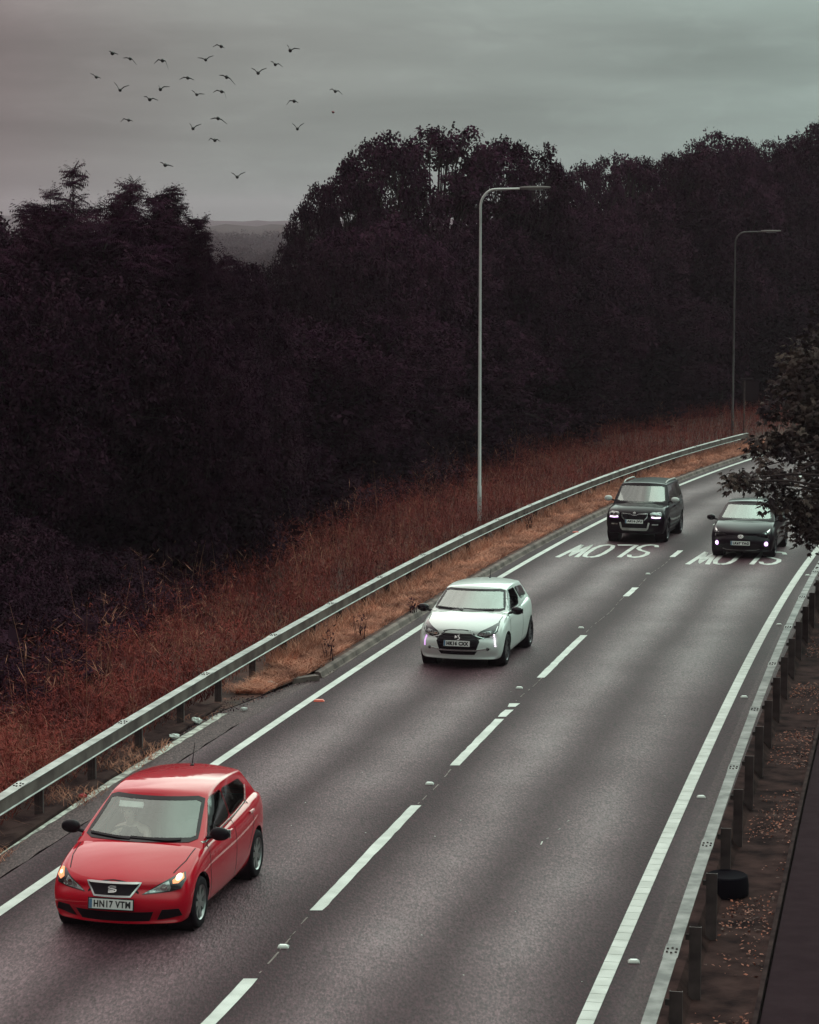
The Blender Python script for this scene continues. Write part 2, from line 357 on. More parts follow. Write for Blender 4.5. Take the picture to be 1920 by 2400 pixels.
# ------------------------------------------------------------------ painted lines
def mline(name, cen, y0,y1, w, z, m, step=1.0):
    return strip(name, lambda Y:cen(Y)-w/2*math.sqrt(1+dL(Y)**2), lambda Y:cen(Y)+w/2*math.sqrt(1+dL(Y)**2), y0,y1,z,m,step=step)
mline('left_edge_line', L, 8,185,.155,.006,M['line'])
mb=MB(); sweep(mb, RR, 8,185,[(-.085,.001),(-.085,.008),(.085,.008),(.085,.001)])
Y=9.0
while Y<70:
    t=float(dL(Y)); c=1/math.sqrt(1+t*t); Mx=Matrix.Translation((float(RR(Y)),Y,zr(Y)+.0105))@Matrix.Rotation(-math.atan(t),4,'Z')
    mb.box((0,0,-.002),(.17,.035,.007),Mx); Y+=.30
mb.build('right_edge_line',M['line'],smooth=False)['kind']='structure'
dashes=[(10.,16.),(19.0,25.15),(28.0,33.85),(36.75,40.8),(41.0,41.7),(42.0,42.35),(45.2,50.8),(57.3,59.0),(65.75,67.4),(74.7,76.4),(83.7,85.4),(92.7,94.4),(101.7,103.4)]
mb=MB()
for a,b in dashes:
    k=max(2,int((b-a)/.25)+1); Ys=np.linspace(a,b,k); V=[]
    for i,Y in enumerate(Ys):
        t=float(dL(Y)); sk=math.sqrt(1+t*t); wob=rng.normal(0,.004,2)*(4 if 40.9<a<43 else 1)
        for q,s_ in ((0,-1),(1,1)): V.append((float(Mid(Y))+(s_*.075+wob[q])*sk, Y, zr(Y)+.0065))
    mb.add(V,[(2*i,2*i+1,2*i+3,2*i+2) for i in range(k-1)])
mb.build('centre_line_marks',M['line'],smooth=False)['kind']='structure'
strip('old_edge_line', lambda Y:oldx(Y)-.05+.012*math.sin(Y*7), lambda Y:oldx(Y)+.10+.012*math.sin(Y*9), 8,41.3,.0095,M['worn'],step=.3)
# SLOW painted twice, to be read by the oncoming drivers
LET={ # strokes in a 1 x 1 letter box, reading direction x, up y
 'S':[[(.95,.80),(.80,.95),(.5,1.0),(.2,.95),(.05,.78),(.12,.62),(.4,.53),(.68,.45),(.93,.32),(.95,.18),(.8,.05),(.5,0),(.18,.05),(.04,.2)]],
 'L':[[(.12,1.0),(.12,.02),(1.16,.02)]],
 'O':[[(.5,1),(.18,.93),(.04,.72),(.03,.28),(.18,.07),(.5,0),(.82,.07),(.97,.28),(.96,.72),(.82,.93),(.5,1)]],
 'W':[[(.0,1),(.25,0),(.5,.9),(.75,0),(1.0,1)]]}
def road_word(word, x0, x1, yb, yt, name):
    """x0..x1 across (picture left to right), yb near edge (top of letters), yt far edge"""
    mb=MB(); n=len(word); wd=(x1-x0)/(n+.25)
    for i,ch in enumerate(word):
        # rotated half a turn: first letter lies at the right
        xr=x1-i*(wd+.25*wd/(n-1)) - (0 if i<2 else 0)
        for st in LET[ch]:
            P=[]
            for j in range(len(st)-1):
                for q in range(3): t=q/3; P.append((st[j][0]*(1-t)+st[j+1][0]*t, st[j][1]*(1-t)+st[j+1][1]*t))
            P.append(st[-1]); W2=[]
            for (a,b) in P:
                Yy=yt-(yt-yb)*b; xx=xr-a*wd*.92; tt=float(dL(67)); W2.append(Vector((xx+(Yy-66)*tt, Yy,0)))
            V=[]
            for j,p in enumerate(W2):
                T=(W2[min(j+1,len(W2)-1)]-W2[max(0,j-1)]).normalized()
                Tn=Vector((T.x*1.0,T.y*1.0,0)); nn=Vector((-Tn.y,Tn.x,0))
                hx,hy=.062,.16                                        # strokes are stretched along the road
                k=Vector((nn.x*hx,nn.y*hy,0)) 
                V+= [p+k,p-k]
            V=[(v.x,v.y,zr(v.y)+.0065) for v in V]
            mb.add(V,[(2*j,2*j+1,2*j+3,2*j+2) for j in range(len(W2)-1)])
    o=mb.build(name,M['line'],smooth=False); o['kind']='structure'; return o
sx=float(L(66.5))
road_word('SLOW', 4.08, 6.50, 65.7, 68.9, 'slow_marking')
road_word('SLOW', 7.88, 10.33, 64.0, 67.0, 'slow_marking')
# scuffed seam along the centre joint
mb=MB()
for k in range(230):
    Y=rng.uniform(18,66); 
    if any(a-.1<Y<b+.1 for a,b in dashes): continue
    x=float(Mid(Y))+.03*math.sin(Y*1.3); l=rng.uniform(.05,.35); wq=rng.uniform(.004,.012)
    mb.add([(x-wq,Y,zr(Y)+.005),(x+wq,Y,zr(Y)+.005),(float(Mid(Y+l))+wq+.03*math.sin(Y*1.3),Y+l,zr(Y+l)+.005),(float(Mid(Y+l))-wq+.03*math.sin(Y*1.3),Y+l,zr(Y+l)+.005)],[(0,1,2,3)])
mb.build('joint_scuffs',mat('scuffed sealant',(.20,.16,.15),.8),smooth=False)['kind']='structure'
mb=MB()
for (Y0,Y1,xo) in [(31.4,31.6,2.6),(31.75,31.8,2.62),(32.3,32.36,2.7),(32.8,32.86,2.75)]:
    x=float(Mid(Y0))+xo-.45; mb.add([(x,Y0,zr(Y0)+.005),(x+.02,Y0+.02,zr(Y0)+.005),(x+.05,Y1,zr(Y1)+.005),(x+.03,Y1,zr(Y1)+.005)],[(0,1,2,3)])
for k in range(60):
    Y=rng.uniform(22,60); x=rng.uniform(float(L(Y)),float(RR(Y))); q=rng.uniform(.005,.013)
    mb.add([(x-q,Y,zr(Y)+.005),(x+q*.5,Y-q,zr(Y)+.005),(x+q,Y+q*.7,zr(Y)+.005),(x-q*.3,Y+q*1.5,zr(Y)+.005)],[(0,1,2,3)])
mb.build('pale_road_flecks',mat('pale fleck',(.5,.5,.47),.8),smooth=False)['kind']='stuff'
# ------------------------------------------------------------------ crash barriers
def barrier(name, label, cen, y0, y1, side, post_y, group, bolts, wtop, lat=0.0):
    root=empty(name,(float(cen(40)),40,zr(40)),label=label,cat='crash barrier',group=group)
    def par(o): o.parent=root; o.matrix_parent_inverse=Matrix.Translation(root.location).inverted(); return o
    mb=MB(); h=wtop/2
    sec=[(-h,.65),(h,.65),(h+.004,.643),(h-.012,.628),(h-.012,.455),(h+.002,.44),(h,.43),(-h,.43)]
    if side>0: sec=[(-h,.65),(h,.65),(h,.636),(-h+.05,.60),(-h+.05,.45),(-h+.02,.43),(-h,.43)]
    sweep(mb, cen, y0, y1, sec, step=1.2)
    # overlapping splice plates with two arcs of bolt heads
    Y=bolts
    while Y<min(y1,112):
        t=(float(cen(Y+.1))-float(cen(Y-.1)))/.2; Mx=Matrix.Translation((float(cen(Y)),Y,zr(Y)+.652))@Matrix.Rotation(-math.atan(t),4,'Z')
        mb.box((0,0,.001),(wtop+.012,.46,.006),Mx)
        for sy in (-1,1):
            for k,dx in enumerate((-.045,0,.045)): mb.box((dx,sy*(.055+(.028 if dx==0 else 0)),.010),(.022,.024,.014),Mx,mi=1)
        Y+=4.8/math.sqrt(1+t*t)
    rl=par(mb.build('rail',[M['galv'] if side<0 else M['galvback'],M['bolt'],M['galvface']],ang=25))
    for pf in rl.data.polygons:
        if pf.material_index==0 and pf.normal.z<.3: pf.material_index=2  # side and under faces get a darker colour: painted shade plus stains
    Y=post_y; first=None
    while Y<min(y1-1,100):
        t=(float(cen(Y+.1))-float(cen(Y-.1)))/.2
        if first is None:
            pm=MB()
            if side>0:   # channel post seen from behind: web and two flanges, lipped top
                pm.box((0,0,.19),(.125,.008,.84)); pm.box((-.06,.03,.19),(.006,.06,.84)); pm.box((.06,.03,.19),(.006,.06,.84)); pm.box((0,.0,.614),(.135,.014,.006)); pm.box((-.08,.02,.50),(.05,.03,.06))
            else:
                pm.box((0,0,.21),(.125,.05,.50)); pm.box((0,-.028,.21),(.04,.008,.50)); pm.box((-.02,0,.50),(.17,.09,.06))
            o=pm.build('post',M['galvdark'],ang=30); first=o
        else: o=first.copy(); col.objects.link(o)
        o.location=(float(cen(Y))+lat,Y,zr(Y)); o.rotation_euler=(0,0,-math.atan(t)); par(o)
        Y+=2.4/math.sqrt(1+t*t)
    return root
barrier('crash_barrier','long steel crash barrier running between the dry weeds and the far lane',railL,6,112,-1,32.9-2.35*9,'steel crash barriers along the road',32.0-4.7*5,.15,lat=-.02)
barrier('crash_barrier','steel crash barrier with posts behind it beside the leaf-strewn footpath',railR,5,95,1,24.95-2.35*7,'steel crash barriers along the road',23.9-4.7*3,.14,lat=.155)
# ------------------------------------------------------------------ lamp posts
def lamp_post(x,y,gz,H,reach,label,pm='pole'):
    r=empty('street_lamp',(x,y,gz),label=label,cat='street lamp',group='street lamps behind the left barrier')
    mb=MB(); mb.tube([(0,0,-.3),(0,0,1.3),(0,0,1.32),(0,0,H-.9)],[.068,.065,.054,.037],14); mb.build('pole',M[pm],r)
    mb=MB(); P=[(0,0,H-.9),(0,0,H-.68)]
    for k in range(1,9):
        a=k/8*math.pi/2; P.append((.46*(1-math.cos(a)),0,H-.68+.56*math.sin(a)))
    P.append((reach*.56,0,H-.10)); mb.tube(P,[.037]*10+[.032],12); mb.build('arm',M[pm],r)
    mb=MB(); Lx=reach*.44; x0=reach*.56
    V=[];S=[(0,.045,.035),(.06,.08,.05),(.3,.11,.058),(.75,.11,.05),(1,.06,.025)]
    for t,w,hh in S:
        for a,b in ((-1,-1),(1,-1),(1,.2),(.55,1),(-.55,1),(-1,.2)): V.append((x0+t*Lx,a*w,H-.08+b*hh+.02*t))
    Fs=[(i*6+k,i*6+(k+1)%6,(i+1)*6+(k+1)%6,(i+1)*6+k) for i in range(4) for k in range(6)]+[(5,4,3,2,1,0),tuple(24+k for k in range(6))]
    mb.add(V,Fs); ln=mb.build('lantern',M['lantern'],r)
    mb=MB(); mb.box((x0+Lx*.52,0,H-.138),(Lx*.5,.15,.02),taper=.9); mb.build('lens',mat('lantern lens',(.35,.36,.35),.2),ln)
    mb=MB(); mb.box((.0,-.061,.75),(.10,.02,.45)); mb.build('access_door',M[pm],r)
    return r
lamp_post((1125-960)/FPX*75,75,zr(75)-.1,10.6,2.15,'tall pale grey street lamp rising behind the barrier above the white car')
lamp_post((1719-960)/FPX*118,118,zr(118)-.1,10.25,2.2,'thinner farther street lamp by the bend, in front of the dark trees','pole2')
# dark road sign seen from behind, by the far lamp
r=empty('road_sign',((1746-960)/FPX*120,120,zr(120)-.1),label='dark road sign on a thin post beside the farther street lamp',cat='road sign')
mb=MB(); mb.tube([(0,0,-.2),(0,0,2.9)],.045,10); mb.build('post',M['galvdark'],r)
mb=MB(); mb.box((.28,0,2.35),(.85,.03,1.0)); mb.box((.1,0,2.92),(.6,.16,.08)); mb.build('sign_panel',mat('sign back',(.022,.012,.016),.9,spec=.05),r)
# ------------------------------------------------------------------ cat's eyes
def stud():
    r=empty('road_stud'); mb=MB()
    mb.box((0,0,.009),(.13,.11,.016),taper=.8); mb.build('casting',mat('stud casting',(.40,.40,.38),.5,metal=.3) if 'stud casting' not in bpy.data.materials else bpy.data.materials['stud casting'],r)
    mb=MB(); mb.box((0,0,.022),(.10,.06,.014),taper=.75); mb.build('lens',mat('stud lens',(.8,.82,.78),.3) if 'stud lens' not in bpy.data.materials else bpy.data.materials['stud lens'],r)
    return r
def copy_tree(o,parent=None):
    c=o.copy(); col.objects.link(c)
    if parent: c.parent=parent
    for ch in [k for k in bpy.data.objects if k.parent==o]: copy_tree(ch,c)
    return c
sp=stud()
labC=['white road stud in the centre line, nearest one, beside the red car','road stud between the two nearest full centre dashes','road stud in the centre line just beyond the broken dash','road stud in the centre line beside the white car','road stud in the centre line just before the SLOW lettering']
labR=['road stud outside the right edge line, lowest in the photo','second road stud up along the right edge line','third road stud up along the right edge line','fourth road stud up along the right edge line','road stud by the right edge line under the overhanging leaves']
spots=[(-1.42,26.4),(.30,35.35),(2.03,44.0),(3.73,51.9),(6.16,61.8)]+[(float(RR(Y))+.24,Y) for Y in (25.8,34.4,43.0,52.4,61.5)]
for i,(x,y) in enumerate(spots):
    o=sp if i==0 else copy_tree(sp); o.location=(x,y,zr(y)+.004); o.rotation_euler=(0,0,-az(y)*.3)
    tag(o,(labC+labR)[i],'road stud','road studs along the lane lines')
mb=MB(); mb.box((0,0,.012),(.16,.10,.024),taper=.7)
o=tag(mb.build('road_stud',M['reflred']),'orange-red reflector stud beside the left line by the kerb end','road stud'); o.location=(-1.62,42.6,zr(42.6)+.004); o.scale=(1.2,1.2,1.2)
o=tag(o.copy(),'small red reflector stud on the left line near the black off-roader','road stud'); col.objects.link(o); o.location=(float(L(72.5))-.12,72.5,zr(72.5)+.004)
# ------------------------------------------------------------------ black tub behind the right barrier
mb=MB(); mb.lathe([(0,.25),(.20,.25),(.235,.262),(.255,.25),(.27,.15),(.27,.02),(.25,0)],36)
o=mb.build('rubber_tub',M['rubber']); o.rotation_euler=(R(90),0,0); o.location=(3.97,29.45,zr(29.45)-.175); tag(o,'round black rubber tub upturned behind the right crash barrier','tub')
# ------------------------------------------------------------------ rubbish by the left barrier
def scrap(name,label,cat,m,x,y,s,seed,z=.05,flat=.5):
    r_=np.random.default_rng(seed); bm=bmesh.new(); bmesh.ops.create_icosphere(bm,subdivisions=3,radius=1)
    for v in bm.verts:
        k=1+.35*math.sin(v.co.x*4+seed)*math.cos(v.co.y*5+seed*2)+r_.normal(0,.07); v.co=Vector((v.co.x*s*k,v.co.y*s*.7*k,v.co.z*s*flat*k))
    me=bpy.data.meshes.new(name); bm.to_mesh(me); bm.free(); me.materials.append(m); finish(me,ang=20)
    o=link(name,me); o.location=(x,y,zr(y)+z); return tag(o,label,cat,'litter along the left verge')
scrap('plastic_bag','crumpled white plastic bag caught at a left barrier post','plastic bag',M['wht'],-3.62,40.3,.09,3,.06,.6)
scrap('paper_scrap','torn white paper scrap lying in front of the plastic bag','paper',M['wht'],-3.86,38.9,.08,5,.06)
scrap('paper_scrap','white paper scrap among dark leaves near the kerb end','paper',M['wht'],-2.70,43.5,.065,8,.06)
scrap('paper_scrap','small white scrap at the edge of the dry grass by the lay-by','paper',M['wht'],-2.55,44.3,.06,11,.06)
scrap('paper_scrap','lone pale scrap on the lay-by tarmac near the barrier','paper',M['wht'],-2.90,41.6,.05,14,.04)
scrap('drink_can','small crushed red can under the left barrier near the red car','can',mat('red can',(.45,.02,.03),.4),-4.72,34.2,.06,17,.07)
# plastic drinks bottle
mb=MB(); mb.lathe([(0,0),(.035,0),(.04,.01),(.04,.14),(.033,.15),(.04,.16),(.038,.19),(.014,.24),(.014,.27),(0,.27)],16)
o=mb.build('plastic_bottle',M['wht']); o.location=(-2.45,43.9,zr(44)+.07); o.rotation_euler=(R(8),0,R(40)); tag(o,'pale plastic bottle lying in the dead leaves before the kerb end','bottle','litter along the left verge')
# ------------------------------------------------------------------ birds
def bird(cx_,cy_,wl,wr,Z,label,group,m,scale=1.0):
    """wl, wr: wing joints as offsets in metres (sideways, up) from the shoulder to the tip"""
    mb=MB(); T=[]
    body=[(-.19,.004,-.01),(-.12,.035,0),(-.04,.058,.0),(.05,.055,.005),(.11,.035,.015),(.135,.028,.02),(.165,.026,.022),(.185,.010,.018),(.215,.003,.012)]
    V=[];n=10
    for d,rad,z in body:
        rad*=1.25
        for k in range(n):
            a=2*math.pi*k/n; V.append((rad*math.cos(a)*.95, -d, z+rad*math.sin(a)))
    Fs=[(i*n+k,i*n+(k+1)%n,(i+1)*n+(k+1)%n,(i+1)*n+k) for i in range(len(body)-1) for k in range(n)]
    mb.add(V,Fs)
    mb.add([(-.02,.14,0),(.02,.14,0),(.05,.27,-.02),(0,.28,-.022),(-.05,.27,-.02),(-.02,.14,-.01),(.02,.14,-.01),(.05,.27,-.028),(0,.28,-.03),(-.05,.27,-.028)],[(0,1,2,3,4),(9,8,7,6,5),(0,5,6,1),(1,6,7,2),(2,7,8,3),(3,8,9,4),(4,9,5,0)])
    for sgn,wing in ((-1,wl),(1,wr)):
        P=[(0,0)]+wing; chord=[.13,.115,.10,.012] if len(wing)==3 else [.13,.11,.015]
        if len(wing)==1: P=[(0,0),(wing[0][0]*.45,wing[0][1]*.5+.02),wing[0]]; 
        if len(wing)==2: P=[(0,0)]+wing
        chord=[.20,.19,.035]; back=[0,.0,.09]; V=[]
        for j,(a,b) in enumerate(P):
            for t in (1,-1): V+= [(a+sgn*.02*(j==0), -chord[j]*.5+back[j], b+.022*t*(1 if j<2 else .5)),(a+sgn*.02*(j==0), chord[j]*.55+back[j], b+.004*t)]
        Fs=[]
        for j in range(len(P)-1):
            a=j*4;c=a+4; Fs+=[(a,a+1,c+1,c),(a+2,c+2,c+3,a+3),(a,c,c+2,a+2),(a+1,a+3,c+3,c+1)]
        e=(len(P)-1)*4; Fs+=[(e,e+1,e+3,e+2),(0,2,3,1)]
        mb.add(V,Fs)
    o=mb.build('bird',m,ang=60)
    X=(cx_-960)/FPX; Zz=(1200-cy_)/FPX; F_=Vector((0,math.cos(PITCH),-math.sin(PITCH))); U_=Vector((0,math.sin(PITCH),math.cos(PITCH)))
    o.location=Vector((0,0,HC))+(F_+Vector((1,0,0))*X+U_*Zz)*Z; o.scale=(scale,)*3
    return tag(o,label,'bird',group)
BD=[(218,117,[(197,104)],[(252,123)],'bird gliding flat at the upper left end of the flock'),
(327,150,[(283,146)],[(342,155),(365,187)],'bird with one long drooping wing, second from the upper left'),
(525,162,[(500,157),(472,180)],[(545,165),(560,214)],'bird with both wings arched down, large one in the upper left'),
(790,157,[(740,144)],[(838,132)],'bird with spread level wings near the top middle of the flock'),
(885,75,[(860,65),(832,78)],[(905,85)],'topmost middle bird with its left wing arched over'),
(1308,100,[(1288,64)],[(1335,88),(1367,90)],'bird at the top right with one wing raised upright'),
(1216,186,[(1203,172),(1188,167)],[(1238,182),(1261,199)],'small bird just below left of the top right one'),
(1111,238,[(1069,207)],[(1163,208)],'bird with open V wings right of the middle of the flock'),
(120,263,[(82,240)],[(148,270)],'leftmost bird of all, small and slanting'),
(680,268,[(658,265),(628,277)],[(718,280)],'bird with slightly lowered wings at the centre of the flock'),
(918,263,[(872,251)],[(940,272),(970,309)],'bird with a long right wing trailing down, right of centre'),
(265,343,[(228,294)],[(320,313)],'bird with a steep raised left wing at the left of the flock'),
(512,338,[(500,313)],[(535,323),(568,321)],'bird with a short upright wing and a bent right wing, left of centre'),
(735,370,[(703,344)],[(782,367)],'bird with left wing raised and right wing level, centre of flock'),
(888,352,[(860,344),(834,357)],[(905,356),(916,395)],'bird with hooked right wing pointing straight down'),
(447,400,[(430,384),(410,383)],[(470,394),(497,405)],'bird with wavy outstretched wings below the left centre'),
(1584,350,[(1565,336),(1548,342)],[(1605,348),(1628,370)],'thick-winged bird farthest to the right'),
(1332,410,[(1305,408),(1284,434)],[(1357,420)],'bird with left wing hanging down at the right of the flock'),
(318,527,[(290,518),(267,538)],[(343,533)],'low bird with arched wings above the left trees'),
(712,578,[(690,546)],[(763,551)],'bird with a V of wings below the centre of the flock'),
(866,516,[(818,520)],[(890,525),(920,550)],'bird with flat left wing and sloping right wing below centre'),
(1352,580,[(1320,547)],[(1394,545)],'lower right bird with wings raised in a neat V'),
(846,650,[(822,638),(806,652)],[(862,645),(879,657)],'bird with m-shaped wings in the lower middle'),
(542,802,[(510,784)],[(590,810)],'bird gliding with a straight slant just above the left treetops'),
(983,875,[(946,848)],[(1033,845)],'lowest bird of the flock, wings in a shallow V')]
for i,(bx,by,wl,wr,lb) in enumerate(BD):
    Z=88+ (i*37%23); k=.3826*Z/FPX
    bird(180+bx*.3826, 80+by*.3826, [((a-bx)*k,-(b-by)*k) for a,b in wl], [((a-bx)*k,-(b-by)*k) for a,b in wr], Z, lb,'flock of birds over the trees',M['bird'],1.0)
bird(180+1571*.3826,80+478*.3826,[(-.10,.02)],[(.10,-.01)],100,'tiny dark red bird alone below the rightmost bird','flock of birds over the trees',M['redbird'],.75)
#@@CARS
# ------------------------------------------------------------------ cars
JN=[-1,-.86,-.5,0,.5,.86,1]
def boxgrid(n0,n1,n2,fn):
    bm=bmesh.new(); vs={}
    def v(i,j,k):
        if (i,j,k) not in vs: vs[(i,j,k)]=bm.verts.new(fn(i,j,k))
        return vs[(i,j,k)]
    for i in range(n0):
        for j in range(n1):
            for k in (0,n2):
                q=[v(i,j,k),v(i+1,j,k),v(i+1,j+1,k),v(i,j+1,k)]; bm.faces.new(q if k else q[::-1])
        for k in range(n2):
            for j in (0,n1):
                q=[v(i,j,k),v(i+1,j,k),v(i+1,j,k+1),v(i,j,k+1)]; bm.faces.new(q)
    for j in range(n1):
        for k in range(n2):
            for i in (0,n0):
                bm.faces.new([v(i,j,k),v(i,j+1,k),v(i,j+1,k+1),v(i,j,k+1)])
    bmesh.ops.recalc_face_normals(bm,faces=bm.faces)
    return bm
def subsurf(bm, lv):
    me=bpy.data.meshes.new('cage'); bm.to_mesh(me); bm.free(); o=bpy.data.objects.new('cage',me); col.objects.link(o)
    m=o.modifiers.new('s','SUBSURF'); m.levels=lv; m.render_levels=lv
    dg=bpy.context.evaluated_depsgraph_get(); me2=bpy.data.meshes.new_from_object(o.evaluated_get(dg)); bpy.data.objects.remove(o); bpy.data.meshes.remove(me)
    b=bmesh.new(); b.from_mesh(me2); bpy.data.meshes.remove(me2); return b
def cut_hole(bm, pl, axes, keep):
    """cut the convex outline pl (in the two axes) out of the faces that pass keep()"""
    a,b=axes; n=len(pl); cx_=sum(p[0] for p in pl)/n; cy_=sum(p[1] for p in pl)/n
    for i in range(n):
        p,q=pl[i],pl[(i+1)%n]; no=[0,0,0]; no[a]=q[1]-p[1]; no[b]=-(q[0]-p[0]); co=[0,0,0]; co[a]=p[0]; co[b]=p[1]
        fs=[f for f in bm.faces if keep(f)]
        es=set(e for f in fs for e in f.edges); vs=set(v for f in fs for v in f.verts)
        bmesh.ops.bisect_plane(bm,geom=fs+list(es)+list(vs),plane_co=co,plane_no=Vector(no).normalized(),dist=1e-6)
    def inside(c):
        for i in range(n):
            p,q=pl[i],pl[(i+1)%n]; s=(q[0]-p[0])*(c[b]-p[1])-(q[1]-p[1])*(c[a]-p[0]); t=(q[0]-p[0])*(cy_-p[1])-(q[1]-p[1])*(cx_-p[0])
            if s*t<0: return False
        return True
    bmesh.ops.delete(bm,geom=[f for f in bm.faces if keep(f) and inside(f.calc_center_median())],context='FACES')
def rounded(pl, r=.25, it=2):
    for _ in range(it):
        o=[]
        for i in range(len(pl)):
            p,q=pl[i],pl[(i+1)%len(pl)]; o+=[(p[0]+(q[0]-p[0])*r,p[1]+(q[1]-p[1])*r),(p[0]+(q[0]-p[0])*(1-r),p[1]+(q[1]-p[1])*(1-r))]
        pl=o
    return pl
def project(bvh, view, a, b, off):
    if view=='F': o,d=Vector((5,a,b)),Vector((-1,0,0))
    elif view=='B': o,d=Vector((-5,a,b)),Vector((1,0,0))
    elif view=='L': o,d=Vector((a,3,b)),Vector((0,-1,0))
    elif view=='R': o,d=Vector((a,-3,b)),Vector((0,1,0))
    else: o,d=Vector((a,b,4)),Vector((0,0,-1))
    h,no,_,_=bvh.ray_cast(o,d)
    if h is None:
        tgt={'F':Vector((1.9,a,b)),'B':Vector((-1.9,a,b)),'L':Vector((a,.75,b)),'R':Vector((a,-.75,b)),'T':Vector((a,b,1.2))}[view]
        h,no,_,_=bvh.find_nearest(tgt)
    if no.dot(d)>0: no=-no
    return h+no*off, no
def patch(bvh, view, pl, off=.004, res=.07, skirt=.02, mb=None, mi=0, fit=False):
    bm=bmesh.new(); f=bm.faces.new([bm.verts.new((p[0],p[1],0)) for p in pl])
    for ax in (0,1):
        lo=min(p[ax] for p in pl); hi=max(p[ax] for p in pl); n=int((hi-lo)/res)
        for k in range(1,n+1):
            co=[0,0,0]; co[ax]=lo+(hi-lo)*k/(n+1); no=[0,0,0]; no[ax]=1
            bmesh.ops.bisect_plane(bm,geom=bm.faces[:]+bm.edges[:]+bm.verts[:],plane_co=co,plane_no=no,dist=1e-5)
    bmesh.ops.triangulate(bm,faces=[f for f in bm.faces if len(f.verts)>4])
    edge=[e for e in bm.edges if e.is_boundary]; nor={}
    for v in bm.verts:
        p,no=project(bvh,view,v.co.x,v.co.y,off); v.co=p; nor[v]=no.copy()
    if fit:
        vs_=[v for v in bm.verts]; A=np.array([[1,v.co.y**2,v.co.y**4,v.co.z,v.co.z**2,v.co.y**2*v.co.z] for v in vs_]); q_,*_r=np.linalg.lstsq(A,np.array([v.co.x for v in vs_]),rcond=None)
        for v,xx_ in zip(vs_,A@q_): v.co.x=xx_
    if skirt:
        nv={}
        for e in edge:
            for v in e.verts:
                if v not in nv: nv[v]=bm.verts.new(v.co-nor[v]*(skirt))
        for e in edge:
            a,b=e.verts; bm.faces.new([a,b,nv[b],nv[a]])
    bmesh.ops.recalc_face_normals(bm,faces=bm.faces)
    d={'F':Vector((1,0,0)),'B':Vector((-1,0,0)),'L':Vector((0,1,0)),'R':Vector((0,-1,0)),'T':Vector((0,0,1))}[view]
    s=sum(f.normal.dot(d)*f.calc_area() for f in bm.faces)
    if s<0: bmesh.ops.reverse_faces(bm,faces=bm.faces)
    bm.verts.index_update(); mb.add([v.co for v in bm.verts],[tuple(v.index for v in f.verts) for f in bm.faces],mi); bm.free()
def ribbon(bvh, view, path, w, off=.005, mb=None, mi=0, closed=False, th=.006, res=.05):
    P=[]; m=len(path)
    for i in range(m if closed else m-1):
        a,b=path[i],path[(i+1)%m]; n=max(1,int(math.hypot(a[0]-b[0],a[1]-b[1])/res))
        for k in range(n): P.append((a[0]+(b[0]-a[0])*k/n,a[1]+(b[1]-a[1])*k/n))
    if not closed: P.append(path[-1])
    n=len(P); V=[]
    for i,p in enumerate(P):
        q0=P[(i-1)%n] if closed else P[max(0,i-1)]; q1=P[(i+1)%n] if closed else P[min(n-1,i+1)]
        t=Vector((q1[0]-q0[0],q1[1]-q0[1])); t.normalize(); nn=Vector((-t.y,t.x))*w/2
        a,na=project(bvh,view,p[0]+nn.x,p[1]+nn.y,off); b,nb=project(bvh,view,p[0]-nn.x,p[1]-nn.y,off)
        V+=[a,b,b-nb*(off+th),a-na*(off+th)]
    F=[]
    for i in range(n if closed else n-1):
        j=(i+1)%n
        for k in range(4): F.append((i*4+k,i*4+(k+1)%4,j*4+(k+1)%4,j*4+k))
    if not closed: F+=[(3,2,1,0),tuple((n-1)*4+k for k in range(4))]
    mb.add(V,F,mi)
def text_mesh(name, s, h, wfac, parent, m, loc, rot, bold=.0):
    cu=bpy.data.curves.new('t','FONT'); cu.body=s; cu.size=h/.72; cu.offset=bold; cu.extrude=.0012; cu.align_x='CENTER'; cu.align_y='CENTER'; cu.space_character=1.12; cu.resolution_u=3
    o=bpy.data.objects.new('t',cu); col.objects.link(o); dg=bpy.context.evaluated_depsgraph_get(); me=bpy.data.meshes.new_from_object(o.evaluated_get(dg)); bpy.data.objects.remove(o)
    me.name=name; me.materials.clear(); me.materials.append(m)
    xs_=[v.co.x for v in me.vertices]; ys_=[v.co.y for v in me.vertices]; mx=(max(xs_)+min(xs_))/2; my=(max(ys_)+min(ys_))/2; k=wfac/(max(xs_)-min(xs_)); ky=h/(max(ys_)-min(ys_))
    for v in me.vertices: v.co.x=(v.co.x-mx)*k; v.co.y=(v.co.y-my)*ky
    o=link(name,me,parent); o.location=loc; o.rotation_euler=rot; return o
